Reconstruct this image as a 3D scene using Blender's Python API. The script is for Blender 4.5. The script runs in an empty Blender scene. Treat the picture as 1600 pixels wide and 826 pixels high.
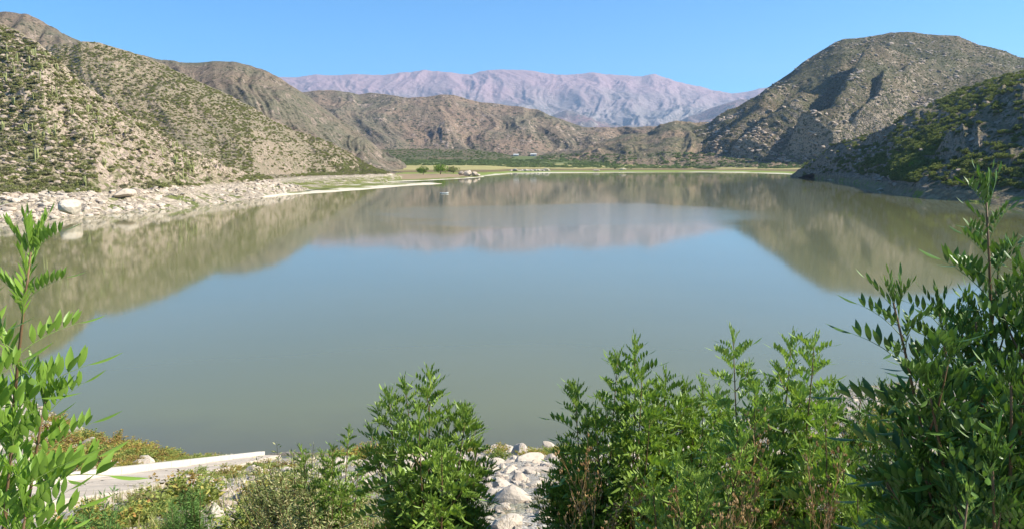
import bpy, math, random
import numpy as np
from mathutils import Vector, Matrix, Euler

S = bpy.context.scene
COL = S.collection
rad = math.radians

# ------------------------------------------------------------------ camera
CAMZ = 20.0
PITCH = math.atan2(161.0, 1200.0)
cam_data = bpy.data.cameras.new("camera")
cam_data.lens = 27.0
cam_data.sensor_width = 36.0
cam_data.clip_start = 0.05
cam_data.clip_end = 60000.0
cam = bpy.data.objects.new("camera", cam_data)
COL.objects.link(cam)
cam.location = (0, 0, CAMZ)
cam.rotation_euler = (math.pi / 2 - PITCH, 0, 0)
S.camera = cam

# ------------------------------------------------------------------ sky, sun, exposure
SUN_EL = rad(38)
SUN_V = Vector((math.cos(SUN_EL) * math.cos(rad(-6)), math.cos(SUN_EL) * math.sin(rad(-6)), math.sin(SUN_EL)))
SUN_ROT = math.atan2(SUN_V.x, SUN_V.y)
world = bpy.data.worlds.new("World")
S.world = world
world.use_nodes = True
wn = world.node_tree
sky = wn.nodes.new("ShaderNodeTexSky")
sky.sky_type = 'NISHITA'
sky.sun_disc = False
sky.sun_elevation = SUN_EL
sky.sun_rotation = SUN_ROT
sky.altitude = 2200
sky.air_density = 1.0
sky.dust_density = 0.0
sky.ozone_density = 4.0
bg = wn.nodes["Background"]
bg.inputs[1].default_value = 0.084
tint = wn.nodes.new("ShaderNodeMix"); tint.data_type = 'RGBA'; tint.blend_type = 'MULTIPLY'
tint.inputs[0].default_value = 1.0; tint.inputs[7].default_value = (0.44, 0.95, 1.16, 1)      # white balance of the camera, the same over the whole sky
wn.links.new(sky.outputs[0], tint.inputs[6]); wn.links.new(tint.outputs[2], bg.inputs[0])
sun_data = bpy.data.lights.new("sun", 'SUN')
sun_data.energy = 4.7
sun_data.angle = rad(0.5)
sun_data.color = (1.0, 0.955, 0.84)
sun = bpy.data.objects.new("sun", sun_data)
COL.objects.link(sun)
sun.rotation_euler = SUN_V.to_track_quat('Z', 'Y').to_euler()
S.view_settings.view_transform = 'Standard'
S.view_settings.look = 'None'
S.view_settings.gamma = 1.0
S.view_settings.exposure = 1.12
S.cycles.max_bounces = 6
S.cycles.diffuse_bounces = 2
S.cycles.glossy_bounces = 3
S.cycles.transmission_bounces = 3
S.cycles.volume_bounces = 0
S.cycles.use_denoising = True
S.cycles.sample_clamp_indirect = 6.0

# ------------------------------------------------------------------ pixel geometry of the traced outlines
CT, ST = math.cos(PITCH), math.sin(PITCH)
def ray(px, py):
    cx = (px - 800.0) / 1200.0
    cy = (413.0 - py) / 1200.0
    dy = CT + cy * ST
    return cx / dy, (-ST + cy * CT) / dy          # dx/dy and dz/dy
def z_at(px, py, Y):
    return CAMZ + ray(px, py)[1] * Y
def y_water(px, py, z=0.0):
    return (z - CAMZ) / ray(px, py)[1]
def pt(px, py, Y):
    a, b = ray(px, py)
    return Vector((a * Y, Y, CAMZ + b * Y))
XR = 1.0 / 1200.0
def colx(px):                                      # column direction at the horizon row
    return (px - 800.0) * XR / (CT + ST * ST / CT)

# ------------------------------------------------------------------ numpy noise
def _hash(ix, iy, seed):
    h = (ix.astype(np.int64) * 374761393 + iy.astype(np.int64) * 668265263 + seed * 1442695041) & 0xffffffff
    h = ((h ^ (h >> 13)) * 1274126177) & 0xffffffff
    return (h ^ (h >> 16)) & 0xffffffff
def perlin(x, y, seed=0):
    x0 = np.floor(x); y0 = np.floor(y); fx = x - x0; fy = y - y0
    u = fx * fx * fx * (fx * (fx * 6 - 15) + 10); v = fy * fy * fy * (fy * (fy * 6 - 15) + 10)
    def g(ix, iy, dx, dy):
        a = _hash(ix, iy, seed) * (2 * np.pi / 4294967296.0)
        return np.cos(a) * dx + np.sin(a) * dy
    n00 = g(x0, y0, fx, fy); n10 = g(x0 + 1, y0, fx - 1, fy)
    n01 = g(x0, y0 + 1, fx, fy - 1); n11 = g(x0 + 1, y0 + 1, fx - 1, fy - 1)
    return ((n00 * (1 - u) + n10 * u) * (1 - v) + (n01 * (1 - u) + n11 * u) * v) * 1.5
def fbm(x, y, oct=5, gain=0.5, seed=0, ridged=False):
    s = np.zeros_like(x); a = 1.0; t = 0.0
    for o in range(oct):
        n = perlin(x * 2.03 ** o + 17.3 * o, y * 2.03 ** o - 9.1 * o, seed + o)
        if ridged:
            n = 1.0 - 2.2 * np.abs(n)
        s += a * n; t += a; a *= gain
    return s / t

# ------------------------------------------------------------------ materials
def new_mat(name):
    m = bpy.data.materials.new(name); m.use_nodes = True
    nt = m.node_tree; nt.nodes.clear()
    return m, nt
class G:
    """small node graph writer"""
    def __init__(s, nt): s.nt = nt
    def n(s, typ, props=None, **inp):
        nd = s.nt.nodes.new(typ)
        for k, v in (props or {}).items(): setattr(nd, k, v)
        for k, v in inp.items():
            key = int(k[1:]) if k[0] == 'i' and k[1:].isdigit() else k.replace('_', ' ')
            s.set(nd.inputs[key], v)
        return nd
    def set(s, sock, v):
        if isinstance(v, bpy.types.NodeSocket): s.nt.links.new(v, sock)
        elif isinstance(v, bpy.types.Node): s.nt.links.new(v.outputs[0], sock)
        else: sock.default_value = v
    def math(s, op, a, b=0.0, clamp=False):
        return s.n('ShaderNodeMath', {'operation': op, 'use_clamp': clamp}, i0=a, i1=b).outputs[0]
    def mix(s, f, a, b, blend='MIX'):
        nd = s.nt.nodes.new('ShaderNodeMix'); nd.data_type = 'RGBA'; nd.blend_type = blend
        s.set(nd.inputs[0], f)
        for i, v in ((6, a), (7, b)):
            if isinstance(v, tuple) and len(v) == 3: v = (*v, 1)
            s.set(nd.inputs[i], v)
        return nd.outputs[2]
    def noise(s, vec, scale, detail=4, rough=0.55, dist=0.0):
        return s.n('ShaderNodeTexNoise', None, Vector=vec, Scale=scale, Detail=detail, Roughness=rough, Distortion=dist).outputs[0]
    def ramp(s, f, lo, hi):
        nd = s.n('ShaderNodeMapRange', {'interpolation_type': 'SMOOTHSTEP'}, Value=f)
        nd.inputs[1].default_value = lo; nd.inputs[2].default_value = hi
        return nd.outputs[0]
    def voro(s, vec, scale, feature='F1', rnd=1.0):
        return s.n('ShaderNodeTexVoronoi', {'feature': feature}, Vector=vec, Scale=scale, Randomness=rnd)
    def scalev(s, vec, v):
        return s.n('ShaderNodeVectorMath', {'operation': 'MULTIPLY'}, i0=vec, i1=v).outputs[0]
    def bump(s, h, dist, strength=1.0, normal=None):
        nd = s.n('ShaderNodeBump', None, Height=h, Distance=dist, Strength=strength)
        if normal is not None: s.set(nd.inputs['Normal'], normal)
        return nd.outputs[0]
    def out(s, sh, vol=None):
        o = s.nt.nodes.new('ShaderNodeOutputMaterial')
        if sh is not None: s.set(o.inputs[0], sh)
        if vol is not None: s.set(o.inputs[1], vol)
    def pbsdf(s, col, rough=0.9, normal=None, spec=0.2):
        nd = s.n('ShaderNodeBsdfPrincipled')
        if isinstance(col, tuple) and len(col) == 3: col = (*col, 1)
        s.set(nd.inputs['Base Color'], col); s.set(nd.inputs['Roughness'], rough)
        nd.inputs['Specular IOR Level'].default_value = spec
        if normal is not None: s.set(nd.inputs['Normal'], normal)
        return nd

def mat_hill(name, soil, soil2, rock, veg, vs=0.15, cover=0.45, vdark=0.5, bumpd=2.0, band=None, grass=None, rocky=0.5, big=0.006, zred=None, rs=None, dotsize=0.42):
    """desert hillside: two soils, light rock, dots of scrub; optional bleached high-water band below z = band"""
    m, nt = new_mat(name); g = G(nt)
    geo = g.n('ShaderNodeNewGeometry'); P = geo.outputs['Position']
    n1 = g.noise(P, big, 6, 0.6)
    n2 = g.noise(P, big * 7, 5, 0.6)
    n3 = g.noise(P, vs * 3, 4, 0.6)
    c = g.mix(g.ramp(n1, 0.4, 0.6), soil, soil2)
    c = g.mix(g.ramp(n3, 0.3, 0.75), g.mix(1.0, c, (0.72, 0.72, 0.72), 'MULTIPLY'), c)
    # rock where it is steep or where the broad noise says so
    nz = g.n('ShaderNodeSeparateXYZ', None, Vector=geo.outputs['Normal']).outputs[2]
    rk = g.math('ADD', g.math('MULTIPLY', g.math('SUBTRACT', 0.86, nz), 2.5), g.math('MULTIPLY', g.math('SUBTRACT', n2, 0.52), 5.0))
    rk = g.math('ADD', rk, rocky - 0.5)
    rs = rs or vs * 0.9
    warp = g.n('ShaderNodeVectorMath', {'operation': 'ADD'}, i0=P, i1=g.scalev(g.n('ShaderNodeTexNoise', None, Vector=P, Scale=rs * 1.3, Detail=3.0).outputs['Color'], (1.2 / rs, 1.2 / rs, 1.2 / rs))).outputs[0]
    vr = g.voro(g.scalev(warp, (1, 1, 1.6)), rs)
    cell = g.n('ShaderNodeSeparateColor', None, Color=vr.outputs['Color']).outputs[0]
    rkm = g.ramp(g.math('ADD', rk, g.math('MULTIPLY', g.math('SUBTRACT', cell, 0.5), 0.9)), 0.25, 0.45)
    rcol = g.mix(g.math('MULTIPLY', cell, 0.6), rock, tuple(x * 0.62 for x in rock))
    c = g.mix(rkm, c, rcol)
    crack = g.ramp(g.voro(g.scalev(warp, (1, 1, 1.6)), rs, 'DISTANCE_TO_EDGE').outputs['Distance'], 0.0, 0.09)
    c = g.mix(g.math('MULTIPLY', g.math('SUBTRACT', 1.0, crack), g.math('MULTIPLY', rkm, 0.55)), c, (0.05, 0.042, 0.035))
    # scrub dots in two sizes
    def dots(sc, cov):
        v = g.voro(P, sc)
        rr = g.n('ShaderNodeSeparateColor', None, Color=v.outputs['Color'])
        d = g.math('ADD', v.outputs['Distance'], g.math('MULTIPLY', g.noise(P, sc * 3.5, 2), 0.22))
        size = g.math('MULTIPLY', g.math('ADD', rr.outputs[0], 0.35), dotsize)
        dens = g.math('ADD', g.math('MULTIPLY', g.math('SUBTRACT', g.noise(P, big * 9, 4), 0.5), 1.8), cov)
        on = g.math('GREATER_THAN', dens, rr.outputs[1])
        return g.math('MULTIPLY', g.math('LESS_THAN', d, g.math('ADD', size, 0.12)), on), rr.outputs[2]
    d1, r1 = dots(vs, cover)
    d2, r2 = dots(vs * 2.3, cover * 1.1)
    vc1 = g.mix(r1, veg, tuple(x * vdark for x in veg))
    vc2 = g.mix(r2, tuple(x * 1.25 for x in veg), tuple(x * vdark for x in veg))
    c = g.mix(g.math('MULTIPLY', d2, 0.85), c, vc2)
    c = g.mix(g.math('MULTIPLY', d1, 0.9), c, vc1)
    if zred:
        z = g.n('ShaderNodeSeparateXYZ', None, Vector=P).outputs[2]
        zz = g.math('ADD', z, g.math('MULTIPLY', g.math('SUBTRACT', g.noise(P, big * 2, 5), 0.5), zred[2]))
        c = g.mix(g.ramp(zz, zred[0], zred[1]), c, zred[3])
    hb = g.math('ADD', g.math('MULTIPLY', g.noise(P, vs * 2.5, 5, 0.65), 1.0), g.math('MULTIPLY', g.math('MULTIPLY', g.math('SUBTRACT', 1.0, vr.outputs['Distance']), rkm), 0.9))
    hb = g.math('ADD', hb, g.math('MULTIPLY', d1, 0.5))
    if band:
        z = g.n('ShaderNodeSeparateXYZ', None, Vector=P).outputs[2]
        zz = g.math('ADD', z, g.math('MULTIPLY', g.math('SUBTRACT', g.noise(P, 0.06, 5, 0.6), 0.5), band[1]))
        bm = g.ramp(zz, band[0] + 0.5, band[0] - 0.5)
        bv = g.voro(warp, band[4] if len(band) > 4 else 0.55)
        bc = g.n('ShaderNodeSeparateColor', None, Color=bv.outputs['Color']).outputs[0]
        pale = g.mix(bc, band[2], tuple(x * 0.72 for x in band[2]))
        pale = g.mix(g.ramp(bv.outputs['Distance'], 0.35, 0.75), pale, tuple(x * 0.55 for x in band[2]))
        gm = g.math('MULTIPLY', g.ramp(g.noise(g.scalev(P, (1, 1, 2.5)), 0.09, 5, 0.65), band[6] if len(band) > 6 else 0.53, (band[6] if len(band) > 6 else 0.53) + 0.07), g.ramp(zz, band[0] * 0.85, band[0] * 0.55))
        pale = g.mix(g.math('MULTIPLY', gm, band[5] if len(band) > 5 else 0.9), pale, g.mix(g.noise(P, 0.5, 3), band[3], tuple(x * 0.5 for x in band[3])))
        c = g.mix(bm, c, pale)
        hb = g.math('ADD', hb, g.math('MULTIPLY', g.math('MULTIPLY', bm, g.math('SUBTRACT', 0.8, bv.outputs['Distance'])), 0.6))
    nrm = g.bump(hb, bumpd, 0.9)
    g.out(g.pbsdf(c, 0.95, nrm, 0.1)); return m

def mat_leaf(name, a, b, trans=0.35, gloss=0.35, tip=None):
    m, nt = new_mat(name); g = G(nt)
    oi = g.n('ShaderNodeObjectInfo').outputs['Random']
    geo = g.n('ShaderNodeNewGeometry')
    c = g.mix(oi, a, b)
    v = g.math('ADD', g.math('MULTIPLY', geo.outputs['Random Per Island'], 0.55), 0.72)
    hs = g.n('ShaderNodeHueSaturation', None, Value=v, Color=c)
    if tip:
        hs = g.mix(g.ramp(geo.outputs['Random Per Island'], tip[1], tip[1] + 0.08), hs.outputs[0], tip[0])
    else: hs = hs.outputs[0]
    d = g.pbsdf(hs, 0.42 if gloss > 0.2 else 0.8, None, gloss)
    t = g.n('ShaderNodeBsdfTranslucent', None, Color=g.mix(1.0, hs, (1.35, 1.45, 0.55), 'MULTIPLY'))
    mx = g.n('ShaderNodeMixShader', None, i0=trans, i1=d, i2=t)
    g.out(mx); return m

def mat_rock(name, a, b, sc=3.0, bd=0.05, stain=(0.5, 0.35, 0.25)):
    m, nt = new_mat(name); g = G(nt)
    P = g.n('ShaderNodeTexCoord').outputs['Object']
    oi = g.n('ShaderNodeObjectInfo').outputs['Random']
    n = g.noise(P, sc, 6, 0.6); n2 = g.noise(P, sc * 0.4, 3)
    c = g.mix(oi, a, b)
    c = g.mix(g.math('MULTIPLY', g.ramp(n, 0.45, 0.75), 0.55), c, tuple(x * 0.5 for x in a))
    c = g.mix(g.math('MULTIPLY', g.ramp(n2, 0.52, 0.72), 0.45), c, stain)
    sp = g.voro(P, sc * 14).outputs['Distance']
    c = g.mix(g.math('MULTIPLY', g.ramp(sp, 0.25, 0.12), 0.35), c, (0.12, 0.11, 0.1))
    g.out(g.pbsdf(c, 0.9, g.bump(g.math('ADD', n, g.math('MULTIPLY', g.noise(P, sc * 6, 4), 0.3)), bd, 0.8), 0.15)); return m

def mat_simple(name, col, rough=0.7, var=0.25, sc=8.0, bd=0.01, spec=0.25):
    m, nt = new_mat(name); g = G(nt)
    P = g.n('ShaderNodeTexCoord').outputs['Object']
    n = g.noise(P, sc, 5, 0.6)
    c = g.mix(g.ramp(n, 0.3, 0.7), tuple(x * (1 - var) for x in col), tuple(min(1, x * (1 + var * 0.5)) for x in col))
    g.out(g.pbsdf(c, rough, g.bump(n, bd, 0.5), spec)); return m

# ------------------------------------------------------------------ object helpers
def props(o, label=None, cat=None, group=None, kind=None):
    if label: o['label'] = label
    if cat: o['category'] = cat
    if group: o['group'] = group
    if kind: o['kind'] = kind
    return o
def link(name, data, parent=None, loc=None):
    o = bpy.data.objects.new(name, data); COL.objects.link(o)
    if parent: o.parent = parent
    if loc is not None: o.location = loc
    return o
def mesh_np(name, V, F, mat=None, smooth=False, mats=None, midx=None):
    """V (n,3); F list of (m,k) index arrays, k = 3 or 4"""
    me = bpy.data.meshes.new(name)
    F = [f for f in F if len(f)]
    V = np.asarray(V, dtype=np.float32)
    me.vertices.add(len(V)); me.vertices.foreach_set('co', V.ravel())
    idx = np.concatenate([f.ravel() for f in F]).astype(np.int32)
    tot = np.concatenate([np.full(len(f), f.shape[1]) for f in F]).astype(np.int32)
    st = np.concatenate([[0], np.cumsum(tot)[:-1]]).astype(np.int32)
    me.loops.add(len(idx)); me.loops.foreach_set('vertex_index', idx)
    me.polygons.add(len(tot)); me.polygons.foreach_set('loop_start', st); me.polygons.foreach_set('loop_total', tot)
    if smooth: me.polygons.foreach_set('use_smooth', np.ones(len(tot), dtype=bool))
    for mm in (mats or ([mat] if mat else [])): me.materials.append(mm)
    if midx is not None: me.polygons.foreach_set('material_index', np.asarray(midx, dtype=np.int32))
    me.update(calc_edges=True); me.validate()
    return me
class MB:
    """collects triangles and quads"""
    def __init__(s): s.v = []; s.f = []
    def add(s, vs, fs):
        b = len(s.v); s.v += [tuple(v) for v in vs]; s.f += [tuple(i + b for i in f) for f in fs]
    def box(s, c, d, m=None):
        x, y, z = d[0] / 2, d[1] / 2, d[2] / 2
        vs = [Vector((sx * x, sy * y, sz * z)) for sz in (-1, 1) for sx, sy in ((-1, -1), (1, -1), (1, 1), (-1, 1))]
        if m is not None: vs = [m @ v for v in vs]
        s.add([v + Vector(c) for v in vs], [(3, 2, 1, 0), (4, 5, 6, 7), (0, 1, 5, 4), (1, 2, 6, 5), (2, 3, 7, 6), (3, 0, 4, 7)])
    def tube(s, pts, rs, n=5, cap=True):
        pts = [Vector(p) for p in pts]; rings = []
        b = len(s.v)
        for i, p in enumerate(pts):
            d = (pts[min(i + 1, len(pts) - 1)] - pts[max(i - 1, 0)])
            d = d.normalized() if d.length > 1e-9 else Vector((0, 0, 1))
            a = d.cross(Vector((0.31, 0.95, 0.1))).normalized(); c = d.cross(a)
            r = rs[i] if isinstance(rs, (list, tuple)) else rs
            for k in range(n):
                t = 2 * math.pi * k / n
                s.v.append(tuple(p + a * (r * math.cos(t)) + c * (r * math.sin(t))))
        for i in range(len(pts) - 1):
            for k in range(n):
                k2 = (k + 1) % n
                s.f.append((b + i * n + k, b + i * n + k2, b + (i + 1) * n + k2, b + (i + 1) * n + k))
        if cap:
            s.f.append(tuple(b + k for k in range(n))[::-1]); e = b + (len(pts) - 1) * n
            s.f.append(tuple(e + k for k in range(n)))
    def mesh(s, name, mat, smooth=False):
        me = bpy.data.meshes.new(name); me.from_pydata(s.v, [], s.f); me.validate()
        if mat: me.materials.append(mat)
        if smooth: me.polygons.foreach_set('use_smooth', [True] * len(me.polygons))
        me.update(); return me
    def obj(s, name, mat, parent=None, smooth=False, loc=None):
        return link(name, s.mesh(name, mat, smooth), parent, loc)

# ------------------------------------------------------------------ lofted hills
HILLS = {}
def H(l, Y=None):      # (px,row,Y) -> (px,Y,z)
    o = []
    for e in l:
        yy = e[2] if len(e) > 2 else Y
        o.append((e[0], yy, z_at(e[0], e[1], yy)))
    return o
def Wt(l, z=0.0, drop=1.2):       # traced waterline -> (px,Y,z-drop)
    return [(px, y_water(px, row, z), z - drop) for px, row in l]
def loft(name, curves, a, b, step, segs, amp, wl, mat, seed=0, rid=0.6, spurs=(), back=(1.3, 0.5), octs=6, blur=2, crag=0.0, gully=None, label=None):
    px = np.arange(a, b + step, step, dtype=float)
    Ys = []; Zs = []
    for c in curves:
        c = sorted(c); cx = [p[0] for p in c]
        Ys.append(np.interp(px, cx, [p[1] for p in c])); Zs.append(np.interp(px, cx, [p[2] for p in c]))
    Yr, Zr = Ys[-1], Zs[-1]; z0 = np.minimum(Zs[0], 0) - 3
    Ys.append(Yr * back[0]); Zs.append(z0 + (Zr - z0) * back[1])
    segs = list(segs) + [max(8, segs[-1] // 3)]
    Y = []; Z = []; T = []
    for i, n in enumerate(segs):
        for k in range(n):
            f = k / n
            Y.append(Ys[i] * (1 - f) + Ys[i + 1] * f); Z.append(Zs[i] * (1 - f) + Zs[i + 1] * f); T.append(i + f)
    Y.append(Ys[-1]); Z.append(Zs[-1]); T.append(len(segs))
    Y = np.array(Y); Z = np.array(Z); T = np.array(T)[:, None] * np.ones_like(Y)
    for _ in range(blur):
        Z[1:-1] = (Z[:-2] + 2 * Z[1:-1] + Z[2:]) / 4
    PX = px[None, :] * np.ones_like(Y)
    X = np.vectorize(colx)(px)[None, :] * Y
    # amplitude of the relief along the slope
    A = np.interp(T, [q[0] for q in amp], [q[1] for q in amp])
    n = fbm(X / wl, Y / wl, octs, 0.5, seed, True) * rid + fbm(X / wl + 5, Y / wl + 3, octs, 0.5, seed + 50) * (1 - rid)
    Z = Z + A * n
    if gully:   # spurs and ravines that run down the slope
        gx = PX / gully[0] + (gully[3] if len(gully) > 3 else 0.6) * perlin(PX / gully[0] * 0.7, T * 2.2, seed + 9)
        Z = Z + A * gully[1] * (fbm(gx, T * gully[2], 4, 0.5, seed + 7, True) - 0.3)
    if crag:
        k = np.clip(fbm(X / (wl * 0.5), Y / (wl * 0.5), 3, 0.5, seed + 31) * 2 + 0.2, 0, 1)
        Z = Z + crag * k * fbm(X / (wl * 0.13), Y / (wl * 0.13), 4, 0.6, seed + 33, True) * np.clip(A / max(1e-6, A.max()) * 3, 0, 1)
    for line, h, wl_, wr_ in spurs:        # line of (px, T); crest that is steeper on its left
        l = sorted(line, key=lambda q: q[1]); ts = [q[1] for q in l]
        cxp = np.interp(T, ts, [q[0] for q in l]) + 6 * perlin(T * 14, T * 0 + seed, seed + 3)
        d = PX - cxp
        f = np.where(d < 0, np.clip(1 + d / wl_, 0, 1), np.clip(1 - d / wr_, 0, 1))
        f = f * f * (3 - 2 * f)
        e = np.clip((T - ts[0] + 0.08) / 0.12, 0, 1) * np.clip((ts[-1] + 0.1 - T) / 0.14, 0, 1)
        Z = Z + h * f * e
    r, c = Y.shape
    V = np.stack([X, Y, Z], -1).reshape(-1, 3)
    i = np.arange(r - 1)[:, None] * c + np.arange(c - 1)[None, :]
    F = np.stack([i, i + 1, i + c + 1, i + c], -1).reshape(-1, 4)
    me = mesh_np(name, V, [F], mat, True)
    o = link(name, me); o['kind'] = 'structure'
    if label: o['label'] = label
    HILLS[name] = dict(X=X, Y=Y, Z=Z, T=T, PX=PX)
    return o
def sample(hname, n, seed, tmax=None, tmin=0.0, zmin=None, zmax=None, dens=None, pxr=(-250, 1850)):
    """points spread by area over the front of a hill: arrays x, y, z, px"""
    h = HILLS[hname]; rng = np.random.default_rng(seed)
    X, Y, Z, T, PX = (h[k] for k in ('X', 'Y', 'Z', 'T', 'PX'))
    ar = np.abs((X[:-1, 1:] - X[:-1, :-1]) * (Y[1:, :-1] - Y[:-1, :-1]))
    zc = (Z[:-1, :-1] + Z[1:, 1:]) / 2; w = ar.copy()
    w *= (T[:-1, :-1] >= tmin) * (PX[:-1, :-1] > pxr[0]) * (PX[:-1, :-1] < pxr[1])
    if tmax is not None: w *= T[:-1, :-1] <= tmax
    if zmin is not None: w *= zc >= zmin
    if zmax is not None: w *= zc <= zmax
    if dens is not None: w = w * dens(X[:-1, :-1], Y[:-1, :-1], zc, PX[:-1, :-1])
    w = w.ravel() / w.sum(); k = rng.choice(len(w), n, p=w)
    i, j = np.divmod(k, ar.shape[1]); u = rng.random(n); v = rng.random(n)
    def q(Aa): return (Aa[i, j] * (1 - u) + Aa[i, j + 1] * u) * (1 - v) + (Aa[i + 1, j] * (1 - u) + Aa[i + 1, j + 1] * u) * v
    return np.stack([q(X), q(Y), q(Z), q(PX)], 1)

def gn_scatter(name, P, scl, rot, idx, protos, label=None):
    """one stuff object: protos instanced on P; scl (n,3), rot (n,3), idx (n)"""
    me = bpy.data.meshes.new(name); me.vertices.add(len(P)); me.vertices.foreach_set('co', np.asarray(P[:, :3], dtype=np.float32).ravel())
    for nm, arr, ty in (('scl', scl, 'FLOAT_VECTOR'), ('rot', rot, 'FLOAT_VECTOR')):
        at = me.attributes.new(nm, ty, 'POINT'); at.data.foreach_set('vector', np.asarray(arr, dtype=np.float32).ravel())
    at = me.attributes.new('vid', 'INT', 'POINT'); at.data.foreach_set('value', np.asarray(idx, dtype=np.int32))
    me.update(); o = link(name, me); o['kind'] = 'stuff'
    if label: o['label'] = label
    ng = bpy.data.node_groups.new(name + '_nodes', 'GeometryNodeTree')
    ng.interface.new_socket('Geometry', in_out='INPUT', socket_type='NodeSocketGeometry')
    ng.interface.new_socket('Geometry', in_out='OUTPUT', socket_type='NodeSocketGeometry')
    gi = ng.nodes.new('NodeGroupInput'); go = ng.nodes.new('NodeGroupOutput')
    g2i = ng.nodes.new('GeometryNodeGeometryToInstance')
    for p in reversed(protos):
        oi = ng.nodes.new('GeometryNodeObjectInfo'); oi.transform_space = 'ORIGINAL'; oi.inputs['Object'].default_value = p
        ng.links.new(oi.outputs['Geometry'], g2i.inputs[0])
    ip = ng.nodes.new('GeometryNodeInstanceOnPoints'); ip.inputs['Pick Instance'].default_value = True
    # geometry to instance keeps each proto as one instance only when joined one by one
    jn = ng.nodes.new('GeometryNodeJoinGeometry')
    for l in list(g2i.inputs[0].links): ng.links.remove(l)
    ng.nodes.remove(g2i)
    for p in protos:
        oi = [n for n in ng.nodes if n.type == 'OBJECT_INFO' and n.inputs['Object'].default_value == p][0]
        gg = ng.nodes.new('GeometryNodeGeometryToInstance')
        ng.links.new(oi.outputs['Geometry'], gg.inputs[0]); ng.links.new(gg.outputs[0], jn.inputs[0])
    ng.links.new(gi.outputs[0], ip.inputs['Points']); ng.links.new(jn.outputs[0], ip.inputs['Instance'])
    def attr(nm, dt):
        a = ng.nodes.new('GeometryNodeInputNamedAttribute'); a.data_type = dt; a.inputs[0].default_value = nm
        return a.outputs[0]
    ng.links.new(attr('vid', 'INT'), ip.inputs['Instance Index'])
    er = ng.nodes.new('FunctionNodeEulerToRotation'); ng.links.new(attr('rot', 'FLOAT_VECTOR'), er.inputs[0])
    ng.links.new(er.outputs[0], ip.inputs['Rotation']); ng.links.new(attr('scl', 'FLOAT_VECTOR'), ip.inputs['Scale'])
    ng.links.new(ip.outputs[0], go.inputs[0])
    md = o.modifiers.new('scatter', 'NODES'); md.node_group = ng
    return o

# ------------------------------------------------------------------ ground, lake bed, water
M_bed = mat_simple('lake_bed_mud', (0.16, 0.14, 0.10), 0.9, 0.3, 0.02, 0.5)
g_ = MB(); g_.add([(-13000, -1500, -3), (13000, -1500, -3), (13000, 21500, -3), (-13000, 21500, -3)], [(0, 1, 2, 3)])
g_.obj('ground', M_bed)['kind'] = 'structure'

m, nt = new_mat('lake_water'); g = G(nt)
P = g.n('ShaderNodeNewGeometry').outputs['Position']
rip = g.noise(g.scalev(P, (0.9, 2.0, 1)), 1.3, 3, 0.55)
swell = g.noise(g.scalev(P, (0.25, 0.5, 1)), 0.35, 2, 0.5)
sx_ = g.n('ShaderNodeSeparateXYZ', None, Vector=P)
wx = g.math('DIVIDE', g.math('SUBTRACT', sx_.outputs[0], 22.0), 85.0); wy = g.math('DIVIDE', g.math('SUBTRACT', sx_.outputs[1], 300.0), 70.0)
we = g.math('ADD', g.math('MULTIPLY', wx, wx), g.math('MULTIPLY', wy, wy))
we = g.math('ADD', we, g.math('MULTIPLY', g.math('SUBTRACT', g.noise(g.scalev(P, (0.02, 0.035, 0)), 1.0, 4, 0.6), 0.5), 1.6))
windm = g.ramp(we, 1.25, 0.35)
amp_ = g.math('ADD', 0.05, g.math('MULTIPLY', windm, 0.16))
nrm = g.bump(g.math('ADD', g.math('MULTIPLY', rip, 0.30), swell), 0.06, amp_)
base = g.mix(g.ramp(g.noise(P, 0.012, 4), 0.35, 0.65), (0.146, 0.146, 0.064), (0.162, 0.158, 0.070))
base = g.mix(g.math('MULTIPLY', g.ramp(g.math('ADD', sx_.outputs[1], g.math('MULTIPLY', g.noise(P, 0.12, 4), 9.0)), 66.0, 55.0), 0.55), base, (0.085, 0.078, 0.062))
pb = g.pbsdf(base, 0.045, nrm, 0.5); pb.inputs['IOR'].default_value = 1.43
g.set(pb.inputs['Roughness'], g.math('ADD', 0.05, g.math('MULTIPLY', windm, 0.07)))
g.out(pb); M_water = m
w_ = MB(); nx, ny = 8, 12
vs = [(-1700 + 3400 * i / nx, 20 + 1580 * j / ny, 0.0) for j in range(ny + 1) for i in range(nx + 1)]
w_.add(vs, [(j * (nx + 1) + i, j * (nx + 1) + i + 1, (j + 1) * (nx + 1) + i + 1, (j + 1) * (nx + 1) + i) for j in range(ny) for i in range(nx)])
w_.obj('lake_water', M_water)['kind'] = 'structure'

# ------------------------------------------------------------------ hill materials
PALE = (0.53, 0.435, 0.33)
M_E = mat_hill('near_left_slope', (0.36, 0.285, 0.19), (0.27, 0.235, 0.14), (0.44, 0.34, 0.26), (0.17, 0.17, 0.07), vs=0.32, cover=0.5, bumpd=1.0, band=(7.5, 3.0, PALE, (0.16, 0.19, 0.04)), rocky=0.7, big=0.02)
M_D = mat_hill('left_slope', (0.32, 0.25, 0.175), (0.275, 0.225, 0.155), (0.40, 0.31, 0.23), (0.16, 0.16, 0.08), vs=0.24, cover=0.36, bumpd=1.6, band=(6.0, 2.0, (0.58, 0.48, 0.35), (0.24, 0.25, 0.07), 0.25, 1.0, 0.44), rocky=0.3, big=0.012)
M_C = mat_hill('brown_ridge', (0.24, 0.175, 0.125), (0.185, 0.165, 0.11), (0.34, 0.26, 0.20), (0.075, 0.075, 0.042), vs=0.11, cover=0.5, bumpd=4.0, rocky=0.35, big=0.004)
M_B = mat_hill('brown_hills', (0.30, 0.21, 0.15), (0.19, 0.165, 0.115), (0.42, 0.32, 0.25), (0.07, 0.075, 0.042), vs=0.07, cover=0.52, bumpd=6.0, rocky=0.45, big=0.0028)
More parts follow.
